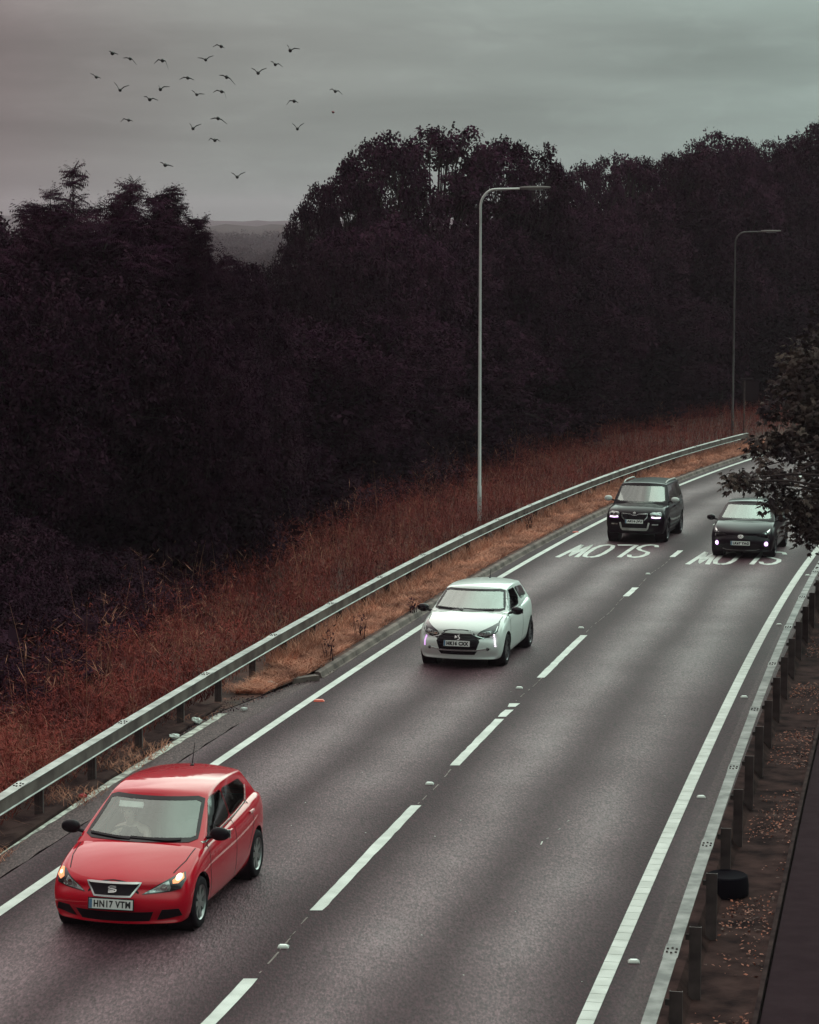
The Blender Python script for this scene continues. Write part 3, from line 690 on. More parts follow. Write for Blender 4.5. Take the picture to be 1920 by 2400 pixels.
def make_wheel(parent,x,y,r,side,rimm,spokes,rimr=.68,wd=.20,steer=0):
    w=empty('wheel',(x,y,r),(0,0,steer)); w.parent=parent
    mb=MB(); mb.lathe([(r*rimr,-wd*.46),(r*.86,-wd*.5),(r*.96,-wd*.44),(r,-wd*.30),(r,wd*.30),(r*.96,wd*.44),(r*.86,wd*.5),(r*rimr,wd*.46),(r*rimr*.93,wd*.30),(r*rimr*.93,-wd*.3)],40,close=True)
    mb.build('tyre',M['tyre'],w,ang=50)
    mb=MB(); q=r*rimr; s=side
    mb.lathe([(q*1.0,s*wd*.47),(q*.95,s*wd*.42),(q*.91,s*wd*.30),(q*.90,-s*wd*.3)],40)
    mb.lathe([(q*.2,s*wd*.36),(q*.16,s*wd*.40),(0,s*wd*.41)],20)
    for k in range(spokes):
        a=2*math.pi*k/spokes; ca,sa=math.cos(a),math.sin(a)
        V=[]
        for rad,ww,yy in ((q*.12,.030,.40),(q*.55,.030,.37),(q*.96,.045,.40)):
            for t in (-1,1):
                for dp in (0,-.10): V.append((rad*ca-t*ww*sa, s*wd*(yy+dp), rad*sa+t*ww*ca))
        F=[]
        for i in range(2):
            b=i*4; F+=[(b,b+4,b+6,b+2),(b+1,b+3,b+7,b+5),(b,b+1,b+5,b+4),(b+2,b+6,b+7,b+3)]
        mb.add(V,F)
    mb.build('rim',rimm,w,ang=40)
    mb=MB(); mb.lathe([(q*.92,-s*wd*.2),(q*.3,-s*wd*.1),(0,-s*wd*.1)],24); mb.build('brake_backing',M['plast'],w)
def person(parent_car, loc, rot, hands=True, label='driver in a dark sleeveless top holding the steering wheel of the red car', lean=0.0, shirt=None):
    """seated figure, one skinned surface with hands; local x forward, y left, z up, origin at the hips"""
    verts=[];edges=[];rad=[]
    def v(p,r,par=None):
        verts.append(p); rad.append(r); i=len(verts)-1
        if par is not None: edges.append((par,i))
        return i
    pel=v((0,0,.08),(.15,.12)); b1=v((-.02,0,.24),(.13,.105),pel); b2=v((-.01,0,.38),(.15,.11),b1); ch=v((.01,0,.48),(.13,.09),b2)
    nk=v((.04,0,.56),(.055,.055),ch); nk2=v((.065,0,.62),(.052,.052),nk); hd=v((.10,0,.69),(.075,.085),nk2); hd2=v((.095,0,.77),(.082,.092),hd); v((.085,0,.83),(.055,.06),hd2)
    for s in (-1,1):
        hip=v((.04,s*.10,.04),(.10,.10),pel); kn=v((.46,s*.15,.16),(.07,.07),hip); an=v((.78,s*.12,-.20),(.045,.045),kn); v((.95,s*.12,-.22),(.04,.035),an)
        sh=v((.0,s*.19,.47),(.06,.06),ch); el=v((.20,s*.25,.24),(.042,.042),sh); wr=v((.42,s*.15,.34),(.026,.026),el); pm=v((.48,s*.145,.36),(.033,.020),wr)
        for k,(dy,l) in enumerate(((-.027,.92),(-.010,1.05),(.010,1.0),(.027,.8))):
            a=v((.515,s*.145+dy,.372),(.010,.010),pm); b=v((.55,s*.145+dy*1.05,.362*1),(.009,.009),a); v((.548-.004*l,s*.145+dy*1.05,.335),(.0085,.0085),b)
        t=v((.49,s*.145-s*.036,.375),(.011,.011),pm); v((.515,s*.145-s*.042,.39),(.009,.009),t)
    me=bpy.data.meshes.new('person'); me.from_pydata(verts,edges,[]); o=bpy.data.objects.new('person',me); col.objects.link(o)
    sk=o.modifiers.new('k','SKIN'); ss=o.modifiers.new('s','SUBSURF'); ss.levels=ss.render_levels=1
    bpy.context.view_layer.objects.active=o
    if not me.skin_vertices: 
        with bpy.context.temp_override(object=o, active_object=o, selected_objects=[o]): bpy.ops.mesh.customdata_skin_add()
    for i,sv in enumerate(me.skin_vertices[0].data): sv.radius=rad[i]; sv.use_root=(i==0)
    dg=bpy.context.evaluated_depsgraph_get(); m2=bpy.data.meshes.new_from_object(o.evaluated_get(dg)); bpy.data.objects.remove(o)
    # face: nose, brow, eye sockets, mouth pressed into the head
    for p in m2.vertices:
        c=p.co
        if c.z>.62 and c.x>.13:
            c.x+=.020*math.exp(-((c.y/.014)**2+((c.z-.715)/.022)**2)); c.x-=.008*math.exp(-(((abs(c.y)-.03)/.014)**2+((c.z-.74)/.012)**2))
    m2.materials.append(M['skin']); m2.polygons.foreach_set('use_smooth',[True]*len(m2.polygons)); m2.name='person'
    p=link('person',m2); tag(p,label,'person'); pp=p
    from mathutils import Euler
    p.matrix_world=Matrix.Translation(parent_car.location)@parent_car.rotation_euler.to_matrix().to_4x4()@Matrix.Translation(loc)@Euler(rot).to_matrix().to_4x4()
    # clothing: shell over the trunk
    mb=MB(); V=[];n=20
    prof=[(.0,.175,.14,0),(.12,.17,.14,0),(.24,.16,.125,-.02),(.36,.175,.13,-.01),(.44,.165,.12,0),(.50,.12,.10,.02),(.53,.09,.08,.03)]
    for z,ry,rx,cx_ in prof:
        for k in range(n): a=2*math.pi*k/n; V.append((cx_+rx*math.cos(a),ry*math.sin(a),z))
    mb.add(V,[(i*n+k,i*n+(k+1)%n,(i+1)*n+(k+1)%n,(i+1)*n+k) for i in range(len(prof)-1) for k in range(n)]); mb.build('vest',shirt or M['vest'],pp,ang=60)
    mb=MB(); V=[];F=[];n=16
    for i in range(7):
        t=i/6*math.pi*.62
        for k in range(n): a=2*math.pi*k/n; sx=.094*math.sin(t)*math.cos(a); V.append((.078+sx-(.012 if sx>0 else 0),.098*math.sin(t)*math.sin(a),.765+.10*math.cos(t)-(.05*max(0,-math.cos(a)) if i>4 else 0)))
    mb.add(V,[(i*n+k,i*n+(k+1)%n,(i+1)*n+(k+1)%n,(i+1)*n+k) for i in range(6) for k in range(n)]); mb.build('hair',M['hair'],pp,ang=60)
    mb=MB()
    for s in (-1,1):
        mb.ball((.168,s*.031,.745),.012,n=8,m=6,mi=1); mb.ball((.176,s*.031,.745),.006,n=8,m=6,mi=0); mb.ball((.085,s*.096,.725),(.016,.007,.03),n=8,m=6,mi=2)
    mb.tube([(.168,-.025,.675),(.176,0,.672),(.168,.025,.675)],.006,6,mi=3)
    mb.build('face',[M['plateink'],M['wht'],M['skin'],mat('lips',(.35,.15,.14),.6) if 'lips' not in bpy.data.materials else bpy.data.materials['lips']],pp)
    return pp

def make_car(name, label, cat, S, plateXY, azd):
    """S: the numbers of one car. Local x forward, y to the car's left, z up."""
    root=empty(name,label=label,cat=cat,group=None)
    st=S['st']; nx=len(st)-1; zk=S.get('zk',[0,.28,.55,.82,1]); yf=S.get('yf',[.93,.985,1.0,.985,.93]); bow=S['bow']; fx=S['fx']
    def low(i,j,k):
        x,zb,zs,zt,w=st[i]; jn=JN[j]; top=zs+(zt-zs)*(1-abs(jn)**S.get('crown',2.2)); y=w*yf[k]*jn
        b=bow[i]; xx=x-b*abs(jn)**2.2
        if i==0: xx+=fx[k]
        if i==nx: xx-=fx[k]*.6
        z=zb+(top-zb)*zk[k]
        if S.get('flare') and k in(1,2) and abs(jn)==1:
            for ax in S['axles']:
                y*=1+.03*math.exp(-((x-ax)/.38)**2)
        return (xx,y,z)
    lo=subsurf(boxgrid(nx,6,4,low),3)
    ck=[-.0,.12,.45,.8,.94,1.0]; C=S['cab']
    def cabf(i,j,k):
        n=7; U=[0,.06,.3,.55,.8,.95,1.0,1.0][i] if False else [0,.05,.25,.5,.75,.95,1][i]
        t=ck[k]; jn=JN[j]
        tf=t**C.get('pf',1.0); xf=C['xbf']+(C['xrf']-C['xbf'])*tf; xr=C['xbr']+(C['xrr']-C['xbr'])*t**C.get('pr',1.0)
        x=xf+(xr-xf)*U
        w=C['wb']+(C['wr']-C['wb'])*t**1.25
        w*= 1-C.get('taper',.06)*max(0,U-.5)*2
        z=C['zb']+(C['zr']-C['zb'])*t
        if k==5: z+=C['crown']*(1-abs(jn)**2)
        z-= (C.get('fall',.05)*max(0,(U-.35)/.65)**1.6 + C.get('ff',.02)*max(0,(.3-U)/.3)**2)*t
        y=w*jn
        if U<.5: x+=(C.get('bowf',.12)*(1-abs(jn)**2)-C.get('bowf',.12)*.5)*(1-U*2)
        else: x-=(.08*(1-abs(jn)**2)-.04)*(U*2-1)
        return (x,y,z)
    cb=subsurf(boxgrid(6,6,5,cabf),3)
    # BVH of the uncut solid for laying parts onto it
    whole=bmesh.new()
    for b in (lo,cb):
        t=bpy.data.meshes.new('t'); b.to_mesh(t); whole.from_mesh(t); bpy.data.meshes.remove(t)
    bvh=BVHTree.FromBMesh(whole); whole.free()
    # openings: windscreen, deck under the cabin, wheel arches
    ws=S['ws']; cut_hole(cb, S.get('wshole',ws), (1,2), lambda f: f.normal.x>.25 and f.calc_center_median().x>C['xrf']-.15)
    for pl in S['sidewin']:
        cxw=sum(p[0] for p in pl)/len(pl); czw=sum(p[1] for p in pl)/len(pl); q=[(cxw+(p[0]-cxw)*.93,czw+(p[1]-czw)*.9) for p in pl]
        if len(q)>4 and S.get('nocut'): continue
        cut_hole(cb,q,(0,2),lambda f: abs(f.normal.y)>.6 and min(p[0] for p in q)-.15<f.calc_center_median().x<max(p[0] for p in q)+.15)
    bmesh.ops.delete(lo,geom=[f for f in lo.faces if f.normal.z>.6 and C['xbr']+.25<f.calc_center_median().x<C['xbf']-.16 and abs(f.calc_center_median().y)<C['wb']-.10 and f.calc_center_median().z>.6],context='FACES')
    bmesh.ops.delete(cb,geom=[f for f in cb.faces if f.normal.z<-.8 and f.calc_center_median().z<C['zb']+.03],context='FACES')
    r=S['r']; ra=S.get('ra',r+.045)
    for ax in S['axles']:
        pl=[(ax+ra*math.cos(a),r*1.0+.01+ra*math.sin(a)) for a in [2*math.pi*k/22 for k in range(22)]]
        cut_hole(lo,pl,(0,2),lambda f: abs(f.calc_center_median().y)>.50 and abs(f.calc_center_median().x-ax)<.62 and f.calc_center_median().z<r+ra+.2)
    body=bmesh.new()
    for b in (lo,cb):
        t=bpy.data.meshes.new('t'); b.to_mesh(t); b.free(); body.from_mesh(t); bpy.data.meshes.remove(t)
    me=bpy.data.meshes.new('body'); body.to_mesh(me); body.free(); me.materials.append(S['paint']); finish(me,ang=38,recalc=False); bo=link('body',me,root)
    mb=MB()
    for ax in S['axles']:
        for s in (-1,1):
            mb.lathe([(ra+.012,s*(S['hw']-.045)),(ra+.02,s*(S['hw']-.34)),(0,s*(S['hw']-.34))],28,Matrix.Translation((ax,0,r+.01)))
    mb.box((0,0,.24),(S['axles'][0]-S['axles'][1]-ra*2-.1,S['hw']*1.7,.1))
    mb.build('wheel_arch',M['plast'],root)
    for ax in S['axles']:
        for s in (-1,1): make_wheel(root,ax,s*(S['hw']-S.get('inset',.115)),r,s,S['rim'],S.get('spokes',5),S.get('rimr',.68),.205)
    # glazing
    def part(nm,m,fn,ang=35,parent=root):
        mb=MB(); fn(mb); return mb.build(nm,m,parent,ang=ang)
    wsr=rounded(ws,.12,2)
    part('windscreen',S['glass'],lambda mb:patch(bvh,'F',wsr,.003,.06,0,mb,fit=True),80)
    part('windscreen_surround',M['gloss'],lambda mb:ribbon(bvh,'F',rounded(S.get('wsring',ws),.06,1),S.get('frit',.045),.006,mb,closed=True),60)
    for pl in S['sidewin']:
        for v_ in 'LR': part('side_window',glassS,lambda mb:patch(bvh,v_,rounded(pl,.10,2),.004,.08,.012,mb),60)
    for pth,w_,m_ in S.get('sidetrim',[]):
        for v_ in 'LR': part('window_trim',m_,lambda mb:ribbon(bvh,v_,pth,w_,.007,mb))
    if S.get('rearwin'): part('rear_window',glassS,lambda mb:patch(bvh,'B',rounded(S['rearwin'],.1,2),.004,.08,.01,mb),60)
    for v_,pth in S.get('seams',[]):
        for q in (v_ if v_!='S' else 'LR'): part('panel_gap',M['plast'],lambda mb:ribbon(bvh,q,pth,.013,.0015,mb,th=.004))
    for v_,pth,w_ in S.get('trims',[]):
        for q in (v_ if v_!='S' else 'LR'): part('trim_strip',S.get('trimmat',M['plast']),lambda mb:ribbon(bvh,q,pth,w_,.012,mb,th=.012))
    # front: every entry = (part name, material, list of shapes)
    made={}
    for nm,m,shapes,*rest in S['front']:
        par=made.get(rest[0],root) if rest else root
        def fn(mb):
            for sh in shapes:
                k=sh[0]
                if k=='P': patch(bvh,'F',sh[1],sh[2] if len(sh)>2 else .005,sh[3] if len(sh)>3 else .05,.015,mb)
                elif k=='C': ribbon(bvh,'F',sh[1],sh[2],sh[3] if len(sh)>3 else .012,mb,closed=True,th=.01,res=.04)
                elif k=='O': ribbon(bvh,'F',sh[1],sh[2],sh[3] if len(sh)>3 else .012,mb,closed=False,th=.01,res=.04)
                elif k=='T': patch(bvh,'T',sh[1],sh[2] if len(sh)>2 else .005,.05,.01,mb)
        o=part(nm,m,fn,45,par); made[rest[1] if len(rest)>1 else nm]=o
    # number plate
    pz=S['plz']; p,no=project(bvh,'F',0,pz,.02); tilt=S.get('pltilt',R(6))
    pe=empty('number_plate',(max(p.x,S.get('plx',0)),S.get('ply',0),pz),(0,-tilt,0)); pe.parent=root
    mb=MB(); mb.box((0,0,0),(.008,.52,.111)); mb.build('plate_panel',M['plate'],pe,smooth=False)
    mb=MB(); mb.box((.0045,-.240,0),(.002,.036,.105)); mb.build('plate_band',M['plateblue'],pe,smooth=False)
    mb=MB(); mb.box((-.004,0,-.0),(.006,.545,.135)); mb.build('plate_holder',M['plast'],pe,smooth=False)
    text_mesh('registration',S['reg'],.079,.435,pe,M['plateink'],(.0052,.016,0),(R(90),0,R(90)),.0035 if name=='red_hatchback' else .0075)
    # mirrors
    for s in (-1,1):
        mx_,my_,mz_=S['mir']; me_=empty('door_mirror',(mx_,s*my_,mz_)); me_.parent=root
        mb=MB(); mb.tube([(0,-s*.12,-.05),(.0,-s*.03,-.03),(0,s*.05,0)],[.022,.022,.02],8); mb.build('mirror_arm',M['plast'],me_)
        bm=bmesh.new(); bmesh.ops.create_cube(bm,size=1)
        for v in bm.verts: v.co=Vector((v.co.x*(.17 if v.co.y*s<0 else .13),v.co.y*.28+s*.06,v.co.z*(.21 if v.co.y*s<0 else .175)+(.015 if v.co.x>0 else 0)))
        b2=subsurf(bm,3); t=bpy.data.meshes.new('mirror_shell'); b2.to_mesh(t); b2.free(); t.materials.append(S.get('mirmat',M['plast'])); finish(t,ang=60); link('mirror_shell',t,me_)
        mb=MB(); mb.box((-.052,s*.09,0),(.012,.17,.10)); mb.build('mirror_glass',M['chrome'],me_)
    # wipers
    for (pth) in S.get('wipers',[]): part('wiper',M['plast'],lambda mb:ribbon(bvh,'F',pth,.016,.022,mb,th=.0))
    for hx,hz in S.get('handles',[]):
        for s in (-1,1):
            p,_=project(bvh,'L' if s>0 else 'R',hx,hz,.0); mb=MB(); mb.box((hx,p.y+s*.018,hz),(.17,.022,.028)); mb.box((hx+.07,p.y+s*.006,hz),(.02,.03,.02)); mb.box((hx-.07,p.y+s*.006,hz),(.02,.03,.02)); mb.build('door_handle',S.get('handmat',S['paint']),root)
    if S.get('ant'):
        ax_,l,tl=S['ant']; p,_=project(bvh,'T',ax_,0,0); mb=MB(); mb.ball((p.x,0,p.z+.005),(.05,.022,.022)); mb.tube([(p.x,0,p.z),(p.x-tl,0,p.z+l)],[.008,.003],6); mb.build('aerial',M['plast'],root)
    if S.get('rails'):
        x0,x1,yy,hh=S['rails']
        for s in (-1,1):
            P=[]
            for k in range(9):
                t=k/8; x=x0+(x1-x0)*t; p,_=project(bvh,'T',x,s*yy,0); P.append((x,s*yy,p.z+hh*min(1,min(t,1-t)*7+.0)+.0))
            mb=MB(); mb.tube(P,.022,8); mb.build('roof_rail',S.get('railmat',M['plast']),root)
    # inside
    I=S['int']; dx,dz=I['dash']; hw=C['wb']-.10
    mb=MB(); mb.box((dx,0,dz-.22),(.42,hw*2,.42),taper=.96); mb.ball((dx-.04,-.36,dz),(.16,.19,.07)); mb.box((dx-.16,0,dz-.02),(.08,.26,.10),taper=.8); mb.build('dashboard',M['dash'],root,ang=50)
    mb=MB(); mb.box((-.3,0,.42),(2.0,hw*2,.04)); mb.box((C['xbr']+.75,0,.75),(.04,hw*2,.66)); mb.build('cabin_floor',M['cloth'],root)
    for s in (-1,1):
        se=empty('front_seat',(I['seatx'],s*.36,I['seatz'])); se.parent=root
        for nm,loc,dim,rt in (('seat_cushion',(.08,0,-.06),(.52,.50,.16),R(-8)),('seat_back',(-.26,0,.26),(.15,.50,.64),R(-14)),('headrest',(-.38,0,.66),(.10,.27,.20),R(-10))):
            bm=bmesh.new(); bmesh.ops.create_cube(bm,size=1); bmesh.ops.subdivide_edges(bm,edges=bm.edges[:],cuts=1,use_grid_fill=True)
            for v in bm.verts: v.co=Vector((v.co.x*dim[0],v.co.y*dim[1],v.co.z*dim[2]))
            b2=subsurf(bm,1); t=bpy.data.meshes.new(nm); b2.to_mesh(t); b2.free(); t.materials.append(M['cloth']); finish(t,ang=60); o=link(nm,t,se); o.location=loc; o.rotation_euler=(0,rt,0)
    sw=empty('steering_wheel',(I['seatx']+.50,-.36,I['seatz']+.44),(0,R(62),0)); sw.parent=root
    mb=MB(); mb.tube([(.185*math.cos(a),.185*math.sin(a),0) for a in [2*math.pi*k/24 for k in range(25)]],.014,8,cap=False); mb.build('wheel_ring',I.get('swm',M['plast']),sw)
    mb=MB(); mb.ball((0,0,-.01),(.06,.07,.03)); mb.box((0,.1,0),(.03,.16,.012)); mb.box((0,-.1,0),(.03,.16,.012)); mb.box((.1,0,0),(.16,.03,.012)); mb.tube([(0,0,0),(0,0,.30)],.03,8); mb.build('hub',M['dash'],sw)
    p,_=project(bvh,'F',0,S['ws'][2][1]-.07,-.05); mb=MB(); mb.box((p.x-.06,.0,p.z-.03),(.03,.22,.065)); mb.box((p.x-.0,0,p.z+.01),(.10,.025,.02)); mb.build('rear_view_mirror',M['plast'],root)
    if I.get('sensor'):
        part('sensor_cover',M['plast'],lambda mb:patch(bvh,'F',I['sensor'],-.012,.05,0,mb))
    if I.get('visor'):
        part('sun_visor',M['wht'],lambda mb:patch(bvh,'F',I['visor'],-.03,.05,.01,mb))
    # put it on the road by its number plate
    px,py=plateXY; a=R(azd); fwd=Vector((-math.sin(a),-math.cos(a),0))
    for _ in range(3):
        pass
    Fd=np.array([0,math.cos(PITCH),-math.sin(PITCH)]); Ud=np.array([0,math.sin(PITCH),math.cos(PITCH)]); d=Fd+np.array([1,0,0])*(px-960)/FPX-Ud*(py-1200)/FPX
    t=(pz+.0-HC)/(d[2]+SL*d[1]); P=d*t                     # point of the plate over the sloping road
    ctr=Vector((P[0],P[1],0))-fwd*(pe.location.x)
    root.location=(ctr.x,ctr.y,zr(ctr.y)+.004); root.rotation_euler=(0,-math.atan(SL),math.atan2(fwd.y,fwd.x))
    return root,bvh

def mir_(pl): return [(-a,b) for a,b in pl]
def both(kind,pl,*r): return [(kind,pl,*r),(kind,mir_(pl),*r)]
def circ(cx_,cz,r,n=14,rx=None): rx=rx or r; return [(cx_+rx*math.cos(2*math.pi*k/n),cz+r*math.sin(2*math.pi*k/n)) for k in range(n)]
glassS=m_glass('side glass',.0,(.40,.40,.40),(1,1,1)); glassR=m_glass('windscreen glass',.13,(.92,.97,.95),(.90,1,.95)); glassD=m_glass('windscreen glass tinted',.28,(.7,.76,.73),(.90,1,.95))
# ---- red hatchback
Rg=[(-.30,.640),(.30,.640),(.205,.517),(-.205,.517)]
red=dict(paint=M['red'],hw=.845,r=.30,axles=(1.22,-1.25),rim=M['alloy'],spokes=7,
 st=[(2.00,.21,.54,.60,.72),(1.96,.17,.60,.67,.79),(1.78,.16,.68,.765,.83),(1.42,.16,.785,.87,.845),(1.10,.16,.86,.93,.845),(.80,.16,.90,.965,.845),(0,.16,.93,.98,.845),(-.9,.19,.99,1.03,.845),(-1.5,.22,1.02,1.05,.83),(-1.85,.26,1.0,1.02,.79),(-1.98,.32,.93,.96,.72)],
 bow=[.26,.25,.17,.06,.02,0,0,0,-.05,-.12,-.18], fx=[-.08,.0,.02,-.0,-.05],
 cab=dict(xbf=1.13,xrf=.24,xbr=-1.86,xrr=-1.42,wb=.79,wr=.59,zb=.84,zr=1.40,crown=.05,fall=.07,ff=.065,bowf=.16,pf=1.0),
 ws=[(-.675,.945),(.675,.945),(.565,1.305),(-.565,1.305)], wshole=[(-.65,.96),(.65,.96),(.55,1.29),(-.55,1.29)], frit=.04, glass=glassR,
 sidewin=[[(.78,.94),(-.24,.985),(-.24,1.325),(.20,1.31)],[(-.255,.985),(-1.02,1.03),(-1.24,1.17),(-1.10,1.28),(-.255,1.325)]],
 sidetrim=[([(.90,.92),(.2,.945),(-.5,.975),(-1.03,1.01),(-1.27,1.165)],.016,M['chrome'])],
 rearwin=[(-.55,1.08),(.55,1.08),(.47,1.30),(-.47,1.30)],
 seams=[('T',[(1.92,-.30),(1.90,0),(1.92,.30)]),('S',[(.80,.30),(.86,.60),(.80,.95)]),('S',[(-.25,.25),(-.25,1.0)]),('S',[(-.82,.45),(-1.06,.75),(-1.02,1.04)]),('T',[(1.02,.70),(1.35,.685),(1.62,.62)]),('T',[(1.02,-.70),(1.35,-.685),(1.62,-.62)])],
 front=[('grille',M['plast'],[('P',Rg,.004,.04)]),
  ('grille_surround',M['chrome'],[('C',[(-.315,0.650),(.315,0.650),(.212,0.507),(-.212,0.507)],.02,.012)],'grille','gs'),
  ('badge',M['chrome'],[('O',[(.042,0.612),(-.020,0.616),(-.046,0.603),(-.044,0.593)],.014,.018),('O',[(-.046,0.593),(.0,0.585),(.046,0.575)],.015,.018),('O',[(.046,0.577),(.044,0.559),(.018,0.551),(-.044,0.547)],.014,.018),('O',[(-.044,0.567),(.02,0.565)],.010,.018),('O',[(.044,0.600),(-.01,0.600)],.010,.018)],'grille','bg'),
  ('headlight',M['lampdark'],[('P',[(.335,0.530),(.50,0.630),(.665,0.710),(.735,0.725),(.765,0.655),(.735,0.570),(.62,0.540)],.005,.04)],None,'hl'),
  ('headlight',M['lampdark'],[('P',[(-.335,0.530),(-.50,0.630),(-.665,0.710),(-.735,0.725),(-.765,0.655),(-.735,0.570),(-.62,0.540)],.005,.04)],None,'hr'),
  ('reflector',M['lampglass'],[('P',[(.36,0.540),(.51,0.623),(.60,0.660),(.63,0.595),(.61,0.550)],.009,.04)],'hl','x1'),
  ('reflector',M['lampglass'],[('P',[(-.36,0.540),(-.51,0.623),(-.60,0.660),(-.63,0.595),(-.61,0.550)],.009,.04)],'hr','x2'),
  ('lamp_bowl',M['reflector'],[('P',circ(.555,0.595,.036),.013),('P',circ(.465,0.567,.022),.013)],'hl','x3'),
  ('lamp_bowl',M['reflector'],[('P',circ(-.555,0.595,.036),.013),('P',circ(-.465,0.567,.022),.013),('P',circ(-.62,0.585,.03),.013)],'hr','x4'),
  ('indicator',M['amber'],[('P',[(.635,0.660),(.72,0.715),(.742,0.670),(.70,0.630),(.645,0.630)],.013)],'hl','il'),
  ('indicator',M['amber'],[('P',[(-.655,0.645),(-.70,0.715),(-.735,0.710),(-.752,0.640),(-.70,0.610)],.013)],'hr','ir'),
  ('bulb',M['amberhot'],[('P',circ(.69,.682,.030),.017)],'hl','x5'),('bulb',M['amberhot'],[('P',circ(-.71,0.670,.016),.017)],'hr','x6'),
  ('lower_intake',M['plast'],[('P',[(-.46,0.330),(.46,0.330),(.40,0.210),(-.40,0.210)],.004,.05)]),
  ('fog_recess',M['plast'],[('P',[(.55,0.350),(.72,0.350),(.75,0.265),(.60,0.230),(.48,0.220)],.004,.05)],None,'f1'),('fog_recess',M['plast'],[('P',mir_([(.55,0.350),(.72,0.350),(.75,0.265),(.60,0.230),(.48,0.220)]),.004,.05)],None,'f2'),
 ],
 plz=.425,reg='HN17 VTM',mir=(.76,.86,.995),wipers=[[(-.62,.965),(-.2,.945),(-.1,.94)],[(-.1,.955),(.35,.94),(.5,.945)]],handles=[(-.02,.86),(-.98,.90)],handmat=M['red'],ant=(-1.15,.27,.12),
 int=dict(dash=(.95,.84),seatx=.06,seatz=.36,visor=[(-.46,1.275),(-.12,1.28),(-.12,1.23),(-.44,1.225)],sensor=[(-.14,1.285),(.20,1.285),(.15,1.235),(-.10,1.235)],swm=M['plast']))
RED,_=make_car('red_hatchback','glossy red hatchback with driver visible and orange indicators lit, nearest car','car',red,(259,2121),11.8)
person(RED,(.13,-.35,.40),(0,R(6),0))
for nm,loc,r_ in (('paper_cup',(.70,.20,.985),(.045,.045,.05)),):
    pass
